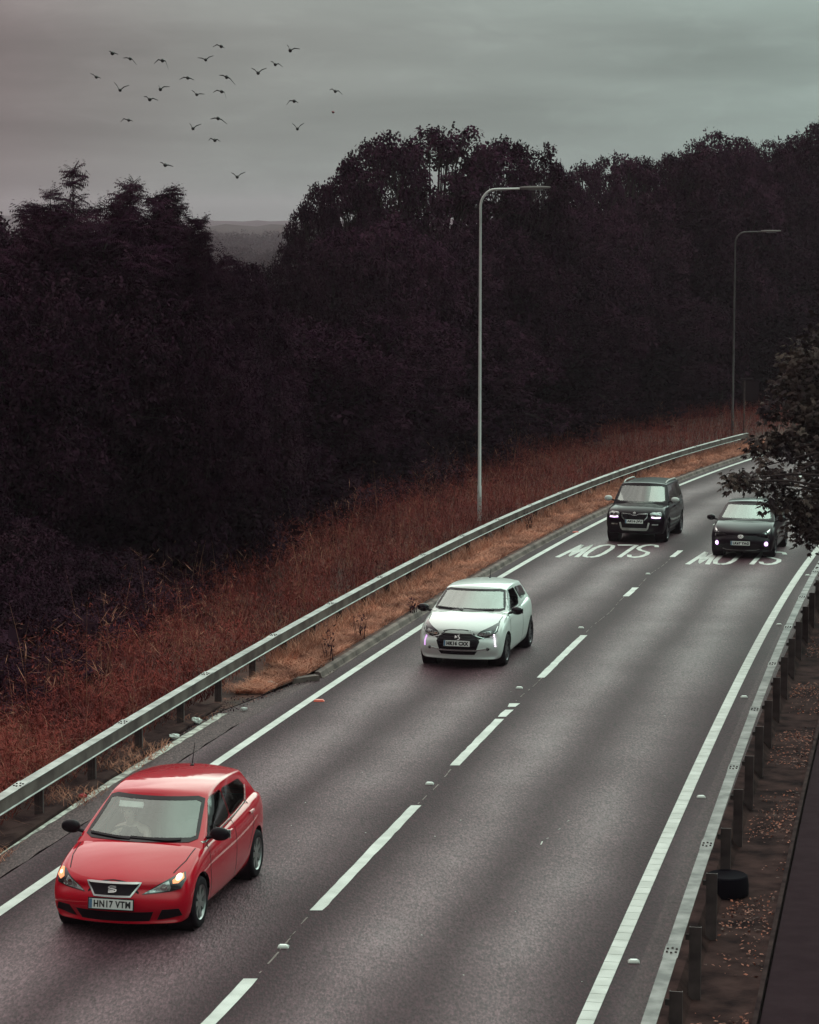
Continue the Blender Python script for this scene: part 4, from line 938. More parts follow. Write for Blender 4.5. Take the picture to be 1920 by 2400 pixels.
# ---- white hatchback
whi=dict(paint=M['white'],hw=.857,r=.31,axles=(1.13,-1.33),rim=M['alloydark'],spokes=8,
 st=[(1.95,.22,.58,.68,.72),(1.91,.18,.66,.77,.79),(1.72,.17,.76,.87,.835),(1.38,.17,.85,.95,.857),(1.02,.18,.93,1.02,.857),(.72,.18,.965,1.05,.857),(0,.18,.97,1.02,.857),(-.8,.19,.99,1.04,.857),(-1.4,.22,1.03,1.07,.857),(-1.78,.26,1.02,1.05,.81),(-1.93,.32,.94,.98,.73)],
 bow=[.27,.26,.17,.06,.02,0,0,0,-.05,-.12,-.18], fx=[-.06,.0,.02,.01,-.06],
 cab=dict(xbf=1.0,xrf=.22,xbr=-1.84,xrr=-1.45,wb=.80,wr=.60,zb=.92,zr=1.41,crown=.05,fall=.05,ff=.03,bowf=.17),
 ws=[(-.70,1.03),(.70,1.03),(.58,1.355),(-.58,1.355)], frit=.042, glass=glassD,
 sidewin=[[(.76,1.0),(-.30,1.02),(-.52,1.16),(-.44,1.345),(.22,1.355)],[(-.62,1.14),(-.78,1.06),(-1.40,1.10),(-1.36,1.29),(-.50,1.345)]],
 sidetrim=[([(.84,.985),(.3,.99),(-.3,1.0)],.014,M['chrome'])],
 rearwin=[(-.55,1.1),(.55,1.1),(.48,1.32),(-.48,1.32)],
 seams=[('S',[(.82,.30),(.88,.60),(.80,.96)]),('S',[(-.42,.25),(-.42,1.0)]),('T',[(1.0,.72),(1.40,.70),(1.68,.60),(1.83,.40),(1.86,0),(1.83,-.40),(1.68,-.60),(1.40,-.70),(1.0,-.72)])],
 front=[('grille',M['plast'],[('P',[(-.36,0.645),(-.26,0.695),(.26,0.695),(.36,0.645),(.425,0.540),(.37,0.385),(-.37,0.385),(-.425,0.540)],.004,.04)]),
  ('grille_surround',M['chrome'],[('O',[(-.50,0.595),(-.36,0.640),(-.25,0.692),(.25,0.692),(.36,0.640),(.50,0.595)],.012,.012),('O',[(-.62,0.410),(-.33,0.375),(.33,0.375),(.62,0.410)],.014,.014)],'grille','gs'),
  ('grille_slats',M['gloss'],[('O',[(-.33,0.460),(.33,0.460)],.012,.010),('O',[(-.35,0.520),(.35,0.520)],.012,.010),('O',[(-.34,0.580),(.34,0.580)],.012,.010),('O',[(-.31,0.630),(.31,0.630)],.012,.010)],'grille','gsl'),
  ('badge',M['chrome'],[('P',[(-.045,0.655),(-.045,0.595),(-.005,0.630)],.018),('O',[(.045,0.665),(.010,0.650),(.030,0.625),(.052,0.608),(.040,0.585),(.005,0.572)],.014,.018),('O',[(-.045,0.645),(.0,0.612)],.014,.018)],'grille','bg'),
  ('headlight',M['lampdark'],[('P',[(.37,0.665),(.42,0.730),(.60,0.810),(.725,0.875),(.74,0.800),(.73,0.715),(.62,0.665),(.40,0.640)],.005,.04)],None,'hl'),
  ('headlight',M['lampdark'],[('P',mir_([(.37,0.665),(.42,0.730),(.60,0.810),(.725,0.875),(.74,0.800),(.73,0.715),(.62,0.665),(.40,0.640)]),.005,.04)],None,'hr'),
  ('reflector',M['lampglass'],[('P',[(.39,0.675),(.43,0.710),(.62,0.740),(.66,0.705),(.60,0.675),(.42,0.655)],.010,.04)],'hl','x1'),
  ('reflector',M['lampglass'],[('P',mir_([(.39,0.675),(.43,0.710),(.62,0.740),(.66,0.705),(.60,0.675),(.42,0.655)]),.010,.04)],'hr','x2'),
  ('lens',M['reflector'],[('P',circ(c,z,.017,8),.014) for c,z in ((.44,0.685),(.49,0.692),(.54,0.700),(.59,0.708))],'hl','x3'),
  ('lens',M['reflector'],[('P',circ(-c,z,.017,8),.014) for c,z in ((.44,0.685),(.49,0.692),(.54,0.700),(.59,0.708))],'hr','x4'),
  ('light_guide',M['chrome'],[('O',[(.40,0.650),(.62,0.668),(.70,0.720),(.715,0.800)],.012,.014)],'hl','x7'),('light_guide',M['chrome'],[('O',mir_([(.40,0.650),(.62,0.668),(.70,0.720),(.715,0.800)]),.012,.014)],'hr','x8'),
  ('lamp_gap',M['plast'],[('O',[(.40,0.635),(.56,0.640),(.68,0.675),(.735,0.730)],.014,.007)],None,'lg'),('lamp_gap',M['plast'],[('O',mir_([(.40,0.635),(.56,0.640),(.68,0.675),(.735,0.730)]),.014,.007)],None,'lg2'),
  ('lower_intake',M['plast'],[('P',[(-.38,0.355),(.38,0.355),(.33,0.285),(-.33,0.285)],.004,.05)]),
  ('fog_lamp',M['gloss'],[('P',circ(.575,0.395,.030),.008)],None,'f1'),('fog_lamp',M['gloss'],[('P',circ(-.575,0.395,.030),.008)],None,'f2'),
  ('bumper_crease',M['plast'],[('O',[(.38,0.540),(.42,0.595),(.60,0.625)],.018,.004)],None,'bc'),('bumper_crease',M['plast'],[('O',mir_([(.38,0.540),(.42,0.595),(.60,0.625)]),.018,.004)],None,'bc2'),
  ('running_light',M['led'],[('P',circ(.675+.006*k,.665-.036*k,.0105,8),.014) for k in range(7)],None,'d1'),
  ('running_light',M['ledviolet'],[('O',mir_([(.665,0.610),(.69,0.520),(.685,0.420)]),.022,.008)],None,'d2'),
 ],
 plz=.51,reg='HK16 CXX',mir=(.76,.89,1.02),mirmat=M['gloss'],wipers=[[(-.64,1.045),(-.2,1.025),(-.1,1.02)],[(-.1,1.035),(.35,1.02),(.5,1.02)]],handles=[(-.24,.90)],handmat=M['white'],ant=(-1.2,.2,.08),
 int=dict(dash=(.80,.95),seatx=-.12,seatz=.52,sensor=[(-.12,1.37),(.16,1.37),(.12,1.29),(-.08,1.29)]))
WHITE,_=make_car('white_hatchback','white hatchback with black grille and lit running light, following the red car','car',whi,(1070,1509),13.6)
# ---- black off-roader
yet=dict(paint=M['black'],hw=.885,r=.335,axles=(1.28,-1.29),rim=M['alloydark'],spokes=6,flare=True,ra=.385,
 st=[(2.06,.32,.72,.83,.76),(2.03,.28,.83,.90,.83),(1.86,.26,.93,.99,.87),(1.50,.26,1.00,1.07,.885),(1.15,.26,1.03,1.10,.885),(.85,.26,1.05,1.12,.885),(0,.26,1.06,1.1,.885),(-.9,.27,1.08,1.12,.885),(-1.6,.30,1.09,1.12,.875),(-1.95,.34,1.07,1.1,.84),(-2.08,.38,1.0,1.05,.80)],
 bow=[.17,.16,.11,.04,.01,0,0,0,-.02,-.06,-.10], fx=[-.06,.0,.0,-.01,-.04],
 cab=dict(xbf=1.04,xrf=.52,xbr=-2.0,xrr=-1.82,wb=.84,wr=.66,zb=1.0,zr=1.62,crown=.045,fall=.03,ff=.01,bowf=.12,taper=.03),
 ws=[(-.73,1.11),(.73,1.11),(.635,1.57),(-.635,1.57)], frit=.04, glass=glassD,
 sidewin=[[(.80,1.10),(-.20,1.12),(-.20,1.55),(.42,1.55)],[(-.26,1.12),(-1.05,1.13),(-1.05,1.54),(-.26,1.55)],[(-1.12,1.13),(-1.72,1.15),(-1.64,1.50),(-1.12,1.54)]],
 rearwin=[(-.6,1.15),(.6,1.15),(.55,1.5),(-.55,1.5)],
 seams=[('S',[(-.22,.35),(-.22,1.1)]),('T',[(1.08,.62),(1.9,.48)]),('T',[(1.08,-.62),(1.9,-.48)])],
 trims=[('S',[(.85,.42),(-.85,.42)],.07)],
 front=[('grille',M['plast'],[('P',[(-.36,.845),(-.10,.835),(0,.80),(.10,.835),(.36,.845),(.35,.755),(.27,.68),(-.27,.68),(-.35,.755)],.004,.04)]),
  ('grille_surround',M['chrome'],[('C',[(-.375,.86),(-.12,.85),(-.05,.81),(.05,.81),(.12,.85),(.375,.86),(.36,.75),(.28,.665),(-.28,.665),(-.36,.75)],.022,.014)],'grille','gs'),
  ('grille_slats',M['gloss'],[('O',[(x,.84 if abs(x)>.1 else .80),(x,.685)],.010,.010) for x in (-.30,-.24,-.18,-.12,-.06,0,.06,.12,.18,.24,.30)],'grille','gsl'),
  ('badge',M['chrome'],[('C',circ(0,.855,.036,16),.010,.022),('O',[(-.025,.845),(.0,.868),(.02,.85)],.010,.02),('O',[(-.01,.835),(.012,.85)],.008,.02)],'grille','bg'),
  ('headlight',M['lampglass'],[('P',[(.44,.86),(.50,.90),(.72,.905),(.77,.86),(.765,.76),(.72,.73),(.48,.755)],.005,.04)],None,'hl'),('headlight',M['lampglass'],[('P',mir_([(.44,.86),(.50,.90),(.72,.905),(.77,.86),(.765,.76),(.72,.73),(.48,.755)]),.005,.04)],None,'hr'),
  ('lamp_bowl',M['reflector'],[('P',circ(.57,.83,.045),.01),('P',circ(.68,.83,.035),.01)],'hl','x1'),('lamp_bowl',M['reflector'],[('P',circ(-.57,.83,.045),.01),('P',circ(-.68,.83,.035),.01)],'hr','x2'),
  ('running_light',M['led'],[('O',[(.49,.765),(.60,.748),(.735,.755)],.026,.012)],'hl','x3'),('running_light',M['led'],[('O',mir_([(.49,.765),(.60,.748),(.735,.755)]),.026,.012)],'hr','x4'),
  ('running_light_rim',M['ledviolet'],[('O',[(.48,.742),(.60,.726),(.745,.735)],.018,.010)],'hl','x5'),('running_light_rim',M['ledviolet'],[('O',mir_([(.48,.742),(.60,.726),(.745,.735)]),.018,.010)],'hr','x6'),
  ('lower_intake',M['plast'],[('P',[(-.34,.60),(.34,.60),(.34,.44),(-.34,.44)],.004,.05)]),
  ('skid_plate',M['galv'],[('O',[(-.42,.60),(-.38,.44),(-.34,.395),(.34,.395),(.38,.44),(.42,.60)],.045,.014),('O',[(-.34,.435),(.34,.435)],.02,.016)]),
  ('fog_lamp',M['lampglass'],[('P',[(.50,.565),(.68,.565),(.68,.53),(.50,.53)],.008)],None,'f1'),('fog_lamp',M['lampglass'],[('P',mir_([(.50,.565),(.68,.565),(.68,.53),(.50,.53)]),.008)],None,'f2'),
 ],
 plz=.635,reg='AK16 JVU',mir=(.82,.93,1.18),mirmat=M['wht'],handles=[(-.02,.95),(-1.0,.98)],rails=(.30,-1.62,.62,.055),railmat=M['galv'],
 int=dict(dash=(.88,1.04),seatx=-.10,seatz=.62))
YETI,_=make_car('black_suv','black off-roader with roof rails and pale mirrors, in the lane beside the left verge','car',yet,(1486,1223),15.2)
# ---- black saloon-hatch half under the leaves
pri=dict(paint=M['blackb'],hw=.88,r=.31,axles=(1.32,-1.38),rim=M['alloydark'],spokes=5,
 st=[(2.24,.22,.55,.66,.74),(2.20,.19,.63,.73,.81),(2.0,.18,.75,.815,.855),(1.62,.18,.85,.91,.88),(1.28,.18,.91,.97,.88),(1.0,.18,.945,1.0,.88),(.2,.18,.97,1.0,.88),(-.8,.19,1.0,1.04,.88),(-1.5,.22,1.04,1.08,.87),(-2.0,.26,1.06,1.09,.82),(-2.25,.32,1.0,1.03,.74)],
 bow=[.34,.32,.21,.07,.02,0,0,0,-.05,-.12,-.2], fx=[-.06,.0,.03,.0,-.06],
 cab=dict(xbf=1.30,xrf=.42,xbr=-2.10,xrr=-1.30,wb=.82,wr=.60,zb=.88,zr=1.42,crown=.05,fall=.10,ff=.03,bowf=.16,taper=.12,pr=1.3),
 ws=[(-.71,.985),(.71,.985),(.575,1.355),(-.575,1.355)], frit=.045, glass=glassD,
 sidewin=[[(.92,1.0),(-.20,1.03),(-.20,1.34),(.40,1.35)],[(-.26,1.03),(-1.1,1.08),(-1.1,1.27),(-.26,1.34)]],
 seams=[('S',[(-.22,.3),(-.22,1.0)])],
 front=[('bonnet_edge',M['gloss'],[('O',[(-.66,0.650),(-.40,0.615),(-.12,0.590),(.12,0.590),(.40,0.615),(.66,0.650)],.016,.006)]),
  ('headlight',M['lampdark'],[('P',[(.38,0.650),(.52,0.685),(.66,0.740),(.755,0.810),(.76,0.730),(.74,0.610),(.72,0.550),(.70,0.610),(.60,0.640)],.005,.04)],None,'hl'),('headlight',M['lampdark'],[('P',mir_([(.38,0.650),(.52,0.685),(.66,0.740),(.755,0.810),(.76,0.730),(.74,0.610),(.72,0.550),(.70,0.610),(.60,0.640)]),.005,.04)],None,'hr'),
  ('lamp_bowl',M['reflector'],[('P',circ(.64,0.675,.022),.012),('P',[(.67,0.730),(.74,0.790),(.735,0.740),(.69,0.695)],.010),('P',[(.71,0.640),(.735,0.650),(.73,0.570)],.01)],'hl','x1'),
  ('lamp_bowl',M['reflector'],[('P',circ(-.64,0.675,.022),.012),('P',mir_([(.67,0.730),(.74,0.790),(.735,0.740),(.69,0.695)]),.010),('P',mir_([(.71,0.640),(.735,0.650),(.73,0.570)]),.01)],'hr','x2'),
  ('badge',M['chrome'],[('C',circ(0,0.605,.045,18,.068),.012,.014),('C',circ(0,0.615,.022,12,.052),.010,.016),('C',circ(0,0.605,.043,12,.022),.010,.018)]),
  ('lower_intake',M['plast'],[('P',[(-.52,0.350),(-.40,0.410),(.40,0.410),(.52,0.350),(.44,0.250),(-.44,0.250)],.004,.05)]),
  ('intake_lip',M['galvback'],[('O',[(-.50,0.265),(-.40,0.235),(.40,0.235),(.50,0.265)],.016,.012)],'lower_intake','li'),
  ('fog_surround',M['gloss'],[('P',[(.60,0.470),(.69,0.590),(.73,0.510),(.72,0.330),(.62,0.310)],.004,.04)],None,'f1'),('fog_surround',M['gloss'],[('P',mir_([(.60,0.470),(.69,0.590),(.73,0.510),(.72,0.330),(.62,0.310)]),.004,.04)],None,'f2'),
  ('fog_lamp_rim',M['ledviolet'],[('P',circ(.665,0.405,.062,16,.050),.012)],None,'q1'),('fog_lamp_rim',M['ledviolet'],[('P',circ(-.665,0.405,.062,16,.050),.012)],None,'q2'),
  ('fog_lamp',M['led'],[('P',circ(.665,0.405,.042,16,.034),.020)],'q1','q3'),('fog_lamp',M['led'],[('P',circ(-.665,0.405,.042,16,.034),.020)],'q2','q4'),
 ],
 plz=.43,reg='LK67 YAG',mir=(1.0,.92,1.0),mirmat=M['gloss'],handles=[(-.0,.88),(-1.0,.92)],
 int=dict(dash=(1.02,.92),seatx=.02,seatz=.50,swm=M['dash']))
PRI,_=make_car('black_hatchback','black low hatchback with two round lit front lamps, partly under the overhanging leaves','car',pri,(1735,1274),15.0)
for c_ in (RED,WHITE,YETI,PRI): c_['group']='cars driving towards the bridge'
# ------------------------------------------------------------------ vegetation
def rotm(n, tilt):
    """n random rotations: spin about z, then a tilt"""
    a=rng.uniform(0,2*np.pi,n); b=rng.normal(0,tilt,n); c=rng.uniform(0,2*np.pi,n)
    ca,sa,cb,sb,cc,sc_=np.cos(a),np.sin(a),np.cos(b),np.sin(b),np.cos(c),np.sin(c)
    Z=np.zeros(n); O=np.ones(n)
    Rz=np.stack([np.stack([ca,-sa,Z],1),np.stack([sa,ca,Z],1),np.stack([Z,Z,O],1)],1)
    Rx=np.stack([np.stack([O,Z,Z],1),np.stack([Z,cb,-sb],1),np.stack([Z,sb,cb],1)],1)
    Rz2=np.stack([np.stack([cc,-sc_,Z],1),np.stack([sc_,cc,Z],1),np.stack([Z,Z,O],1)],1)
    return Rz2@Rx@Rz
def scatter(tmpl, P, S, tilt):
    """template (q,4,3) put at every point P with scale S"""
    Rm=rotm(len(P),tilt); V=np.einsum('nij,qkj->nqki',Rm,tmpl)*S[:,None,None,None]+P[:,None,None,:]
    return V.reshape(-1,3)
def quads(V): return np.arange(len(V)).reshape(-1,4)
def leaflet(base, d, L_, w, droop=0):
    d=np.array(d,float); d/=np.linalg.norm(d); s=np.cross(d,[0,0,1]); s/=max(1e-6,np.linalg.norm(s)); b=np.array(base,float)
    t=b+d*L_+np.array([0,0,-droop*L_]); m=b+d*L_*.5+np.array([0,0,-droop*L_*.2])
    return [b,m+s*w/2,t,m-s*w/2]
def sprig_pinnate(rach=6,pairs=5,L_=.42,lf=.13,w=.05):
    q=[]; r=np.random.default_rng(3)
    for k in range(rach):
        a=2*np.pi*k/rach+r.uniform(-.3,.3); up=r.uniform(.1,.7); d=np.array([np.cos(a),np.sin(a),up])
        for i in range(pairs):
            t=(i+1)/pairs; p=d*L_*t+np.array([0,0,-.20*t*t*L_*1.6])
            for s in (-1,1):
                a2=a+s*1.15; q.append(leaflet(p,(np.cos(a2),np.sin(a2),-.25),lf*(1-.25*abs(t-.5)),w,.35))
        q.append(leaflet(d*L_,(d[0],d[1],-.3),lf,w,.3))
    return np.array(q)
def sprig_simple(n=9,L_=.16,w=.075,rad=.18):
    q=[]; r=np.random.default_rng(5)
    for k in range(n):
        a=r.uniform(0,2*np.pi); p=np.array([np.cos(a),np.sin(a),r.uniform(-.6,.6)])*rad*r.uniform(.2,1)
        q.append(leaflet(p,(np.cos(a),np.sin(a),r.uniform(-.6,.5)),L_,w,.3))
    return np.array(q)
def sprig_lobed(n=6,sz=.105):
    q=[]; r=np.random.default_rng(9)
    for k in range(n):
        a=r.uniform(0,2*np.pi); b=np.array([np.cos(a),np.sin(a),0])*r.uniform(.05,.2)+np.array([0,0,r.uniform(-.1,.1)])
        for da,l in ((-1.25,.62),(-.62,.85),(0,1.05),(.62,.85),(1.25,.62)):
            q.append(leaflet(b,(np.cos(a+da),np.sin(a+da),-.55),sz*l,sz*.42,.2))
    return np.array(q)
SP,SS,SLB=sprig_pinnate(),sprig_simple(),sprig_lobed()
SR=sprig_simple(11,.15,.13,.22)
SBIG=sprig_simple(6,.42,.26,.35)
def crown_pts(clumps, per, shell=.55):
    P=[]
    for (c,r) in clumps:
        n=int(per*r[0]*r[1]*r[2]**.5/ .8)+8
        d=rng.normal(size=(n,3)); d/=np.linalg.norm(d,axis=1)[:,None]; k=rng.uniform(shell,1,n)**.7
        P.append(np.array(c)+d*k[:,None]*np.array(r))
    return np.concatenate(P)
def tree_proto(H, Rr, style, seed, nclump=22, per=30, spr=SP, ssc=1.0, flat=.75, m='leafA', trunk_r=.2, spires=0, airy=False):
    """crown = many sprigs in clumps at limb ends, trunk = tapered limbs; returns (crown mesh, trunk mesh)"""
    r=random.Random(seed); cl=[]; mb=MB(); zc=H*(.62 if not airy else .80)
    mb.tube([(0,0,-1.5),(.05,0,H*.2),(-.06,.05,H*.45),(0,0,H*.7)],[trunk_r,trunk_r*.8,trunk_r*.6,trunk_r*.3],8)
    for k in range(nclump):
        a=2.399*k+r.uniform(-.4,.4); t=(k+.5)/nclump; el=math.asin(min(1,t*1.0)) ; rad=Rr*math.cos(el)**.8*r.uniform(.8,1.05)
        z=zc+(H-zc)*math.sin(el)*r.uniform(.85,1.03)-(.0 if t>.25 or airy else r.uniform(0,H*.18))
        s=Rr*(r.uniform(.26,.40) if not airy else r.uniform(.10,.175)); c=(rad*math.cos(a),rad*math.sin(a),z-s*.4)
        cl.append((c,(s,s,s*flat)))
        z0=H*r.uniform(.28,.55); P=[(0,0,z0),(c[0]*.35,c[1]*.35,z0+(z-z0)*.45+.3),(c[0]*.75,c[1]*.75,z0+(z-z0)*.85),c]
        mb.tube(P,[trunk_r*.38,trunk_r*.26,trunk_r*.14,trunk_r*.05],5,cap=False)
        for q in range(4):
            e=[c[i]+r.uniform(-1,1)*s*.8 for i in range(3)]; mb.tube([P[2],((P[2][0]+e[0])/2,(P[2][1]+e[1])/2,(P[2][2]+e[2])/2+.1),e],[trunk_r*.1,trunk_r*.06,trunk_r*.03],4,cap=False)
    if airy:
        for k in range(16):
            a=r.uniform(0,6.28); q=Rr*r.uniform(.2,.95); s=Rr*r.uniform(.09,.15); cl.append(((q*math.cos(a),q*math.sin(a),H*r.uniform(.66,.80)),(s*1.3,s*1.3,s*.6)))
    for k in range(spires):
        a=r.uniform(0,6.28); q=Rr*r.uniform(0,.85); x,y=q*math.cos(a),q*math.sin(a); h=H*(1-.25*(q/Rr)**2)
        for j in range(5): cl.append(((x+r.uniform(-.12,.12),y+r.uniform(-.12,.12),h-.7+j*.40),((.60-.115*j)*r.uniform(.7,1.2),(.60-.115*j)*r.uniform(.7,1.2),.20)))
        mb.tube([(x*.5,y*.5,h-3),(x,y,h-.5),(x,y,h+1.0)],[.06,.035,.012],5,cap=False)
    P=crown_pts(cl,per)
    V=scatter(spr,P,rng.uniform(.75,1.2,len(P))*ssc,.45 if spr is SP else 1.3)
    if not airy:
        fill=[((0,0,zc),(Rr*.8,Rr*.8,H*.22)),((0,0,H*.35),(Rr*.6,Rr*.6,H*.3))]
        Pf=crown_pts(fill,26,.1)[:1600]; V=np.concatenate([V,scatter(SBIG,Pf,rng.uniform(.7,1.2,len(Pf)),1.2)])
    cm=mesh_np('crown',V,quads(V),M[m]); tm=MB.build(mb,'trunk',M['bark'],ang=60); me=tm.data; bpy.data.objects.remove(tm)
    return cm,me
def put_tree(name,proto,x,y,z,rz,s,label,cat='tree',group=None):
    r_=empty(name,(x,y,z),(0,0,rz),label=label,cat=cat,group=group); r_.scale=s if hasattr(s,'__len__') else (s,s,s)
    link('crown',proto[0],r_); link('trunk',proto[1],r_); return r_
def X(px,Y): return (px-960)/FPX*Y
def Zp(py,Y): return HC-(py-515)/FPX*Y
PR=dict(
 spire=tree_proto(13.5,3.4,0,1,26,22,SP,.8,.7,'leafA',.2,spires=8),
 spire2=tree_proto(12.5,3.0,0,5,24,22,SP,.8,.7,'leafA',.18,spires=6),
 dome=tree_proto(19,5.0,0,2,66,34,SR,1.1,.62,'leafA',.26,airy=True),
 dome2=tree_proto(17.5,4.3,0,12,54,36,SR,1.1,.62,'leafA',.24,airy=True),
 lumpy=tree_proto(20,4.8,0,31,46,32,SR,1.2,.85,'leafA',.25),
 bushy=tree_proto(16,4.6,0,3,30,16,SS,1.5,.85,'leafB',.25),
 bushy2=tree_proto(17,5.0,0,23,34,16,SS,1.5,.9,'leafA',.25),
)
def tree_at(kind,px,top,Y,label,s=None,group='trees of the wood beyond the weeds',H=None,rz=None):
    H0={'spire':14.7,'spire2':13.7,'dome':19.2,'dome2':17.7,'lumpy':20.5,'bushy':16.6,'bushy2':17.6}[kind]
    z0=terrain(X(px,Y),Y); zt=Zp(top,Y); k=(zt-z0)/H0
    s=s or 1.0
    put_tree('leafy_tree',PR[kind],X(px,Y),Y,z0,random.uniform(0,6) if rz is None else rz,(k*s,k*s,k),label,'tree',group)
R0={'lumpy':5.8,'spire':3.8,'spire2':3.4,'dome':5.5,'dome2':4.8,'bushy':5.6,'bushy2':6.1}
def T_(kind,px,top,Y,rpx,label,group='trees of the wood beyond the weeds'): tree_at(kind,px,top,Y,label,s=None if rpx is None else (rpx*Y/FPX)/R0[kind]/((Zp(top,Y)-terrain(X(px,Y),Y))/{'spire':14.7,'spire2':13.7,'dome':19.2,'dome2':17.7,'lumpy':20.5,'bushy':16.6,'bushy2':17.6}[kind]),group=group)
T_('spire',235,372,58,260,'tall left tree with upright leaf spires, highest at the left edge')
T_('spire2',400,430,60,190,'tree with narrow leafy spires on the right of the left-hand tree group')
T_('spire2',95,468,60,250,'lower rounded tree at the far left of the skyline')
T_('spire',320,408,66,220,'tree with two leaf spires just right of the tallest left tree')
T_('lumpy',-20,478,70,260,'dark tree cut by the left edge of the picture')
T_('spire2',470,512,57,105,'short tree sloping down beside the gap with distant hills')
T_('dome',1020,290,106,235,'broad domed tree with sky showing between its limbs, left of the street lamp top')
T_('dome2',890,330,100,165,'tree on the left shoulder of the broad domed tree')
T_('dome2',795,415,98,130,'lower tree sloping down towards the gap with the distant hills')
T_('dome2',1190,322,112,170,'tree right of the broad domed tree, behind the street lamp arm')
T_('dome2',742,462,94,90,'smallest skyline tree right of the gap in the wood')
T_('dome2',1275,380,120,120,'tree with thin see-through crown right of the street lamp head')
T_('dome2',1370,380,126,120,'airy flat-topped tree midway between the two street lamps')
T_('dome2',1450,360,130,130,'airy tree just left of the tree with the narrow dark crown')
T_('dome',1550,352,136,150,'airy tree left of the dense tall trees at the right')
T_('lumpy',1690,300,140,150,'dense tall dark tree right of the airy skyline trees')
T_('lumpy',1790,322,146,130,'dense dark tree above the farther street lamp')
T_('lumpy',1900,275,150,150,'tallest dark tree at the right edge of the picture')
T_('lumpy',1615,352,140,110,'narrow dark tree between airy and dense skyline trees')
mass='dark leafy tree deep in the shaded wood'
for i,(px,top,Y,rp,k) in enumerate([(150,600,56,210,'bushy'),(310,610,57,180,'bushy2'),(440,640,60,120,'bushy'),(30,640,54,180,'bushy2'),(560,590,66,120,'lumpy'),(655,588,78,110,'bushy'),(770,545,84,130,'bushy'),(890,500,90,150,'bushy2'),(1000,500,96,140,'bushy'),(1110,500,102,150,'bushy2'),(1230,470,112,140,'bushy'),(1340,455,120,130,'bushy2'),(1450,450,128,130,'bushy'),(1550,430,136,160,'bushy2'),(1650,450,144,170,'bushy'),(440,740,56,170,'bushy2'),(700,740,72,180,'bushy2'),(860,700,84,170,'bushy2'),(1060,720,96,170,'bushy2'),(1280,680,110,170,'bushy2'),(1480,660,124,160,'bushy2'),(1720,560,146,190,'bushy2'),(1820,540,152,190,'bushy'),(580,800,60,150,'bushy')]):
    T_(k,px,top,Y,rp*(1.55 if not 430<px<680 else 1.15),mass,group='dark trees massed in the wood')
# trees on the right of the road, behind the overhanging branches
for xx_,Y,top_,lb in [(10.6,37,5.5,'tree beside the footpath, its crown just outside the right edge, nearer one'),(9.6,27,4.5,'tree beside the footpath outside the right edge, nearest the bridge')]:
    put_tree('leafy_tree',PR['bushy'],xx_,Y,zr(Y)-.2,Y*1.0,(.68,.68,.52),lb)
for px,top,Y,k,lb in [(1905,470,98,'bushy','dark tree on the right of the road beyond the footpath, farther one'),(1960,560,84,'bushy2','dark tree on the right of the road half outside the picture'),(1850,640,104,'bushy','dark rounded tree closing the view at the bend of the road')]:
    Yx=Y; xx=max(X(px,Y), float(RR(Y))+4.2)
    z0=zr(Y); zt=Zp(top,Y); kk=(zt-z0)/(16.6 if k=='bushy' else 17.6)
    put_tree('leafy_tree',PR[k],xx,Y,z0,1.0*Y,(kk*.9,kk*.9,kk),lb)
# thicket: undergrowth mass between weeds and trees
def front(Y): return float(railL(Y))-(2.9+.065*max(0,Y-40))
P=[];PB=[]
for k in range(2100):
    if k==0: pass
    Y=rng.uniform(34,165); d=rng.uniform(0,1)**1.3*13; x=front(Y)-.7-d+rng.normal(0,.4)
    z0=terrain(x,Y); Hh=min(.7+.95*d,7.0)*(1 if Y>50 else .85)*rng.uniform(.5,1.0)*(1 if not 53<Y<75 else .75)
    r_=rng.uniform(.6,1.25); n=int(60*r_*r_*(1 if Y>62 else 2.6))
    dd=rng.normal(size=(n,3)); dd/=np.linalg.norm(dd,axis=1)[:,None]; dd[:,2]=np.abs(dd[:,2])*.9-.2
    P.append(np.array([x,Y,z0+Hh])+dd*r_*rng.uniform(.6,1,n)[:,None])
    if k%2==0: PB.append(np.array([[x+rng.normal(0,.5),Y+rng.normal(0,.5),z0+Hh*rng.uniform(.0,.9)] for _ in range(5)]))
P=np.concatenate(P); PB=np.concatenate(PB)
V=np.concatenate([scatter(SS,P,rng.uniform(.6,1.1,len(P))*np.clip(P[:,1]/85,.45,1.1),.9),scatter(SBIG,PB,rng.uniform(.8,1.4,len(PB)),1.2)])
o=link('undergrowth',mesh_np('undergrowth',V,quads(V),M['leafB'])); tag(o,'dark leafy undergrowth massed behind the russet weeds','undergrowth',kind='stuff')
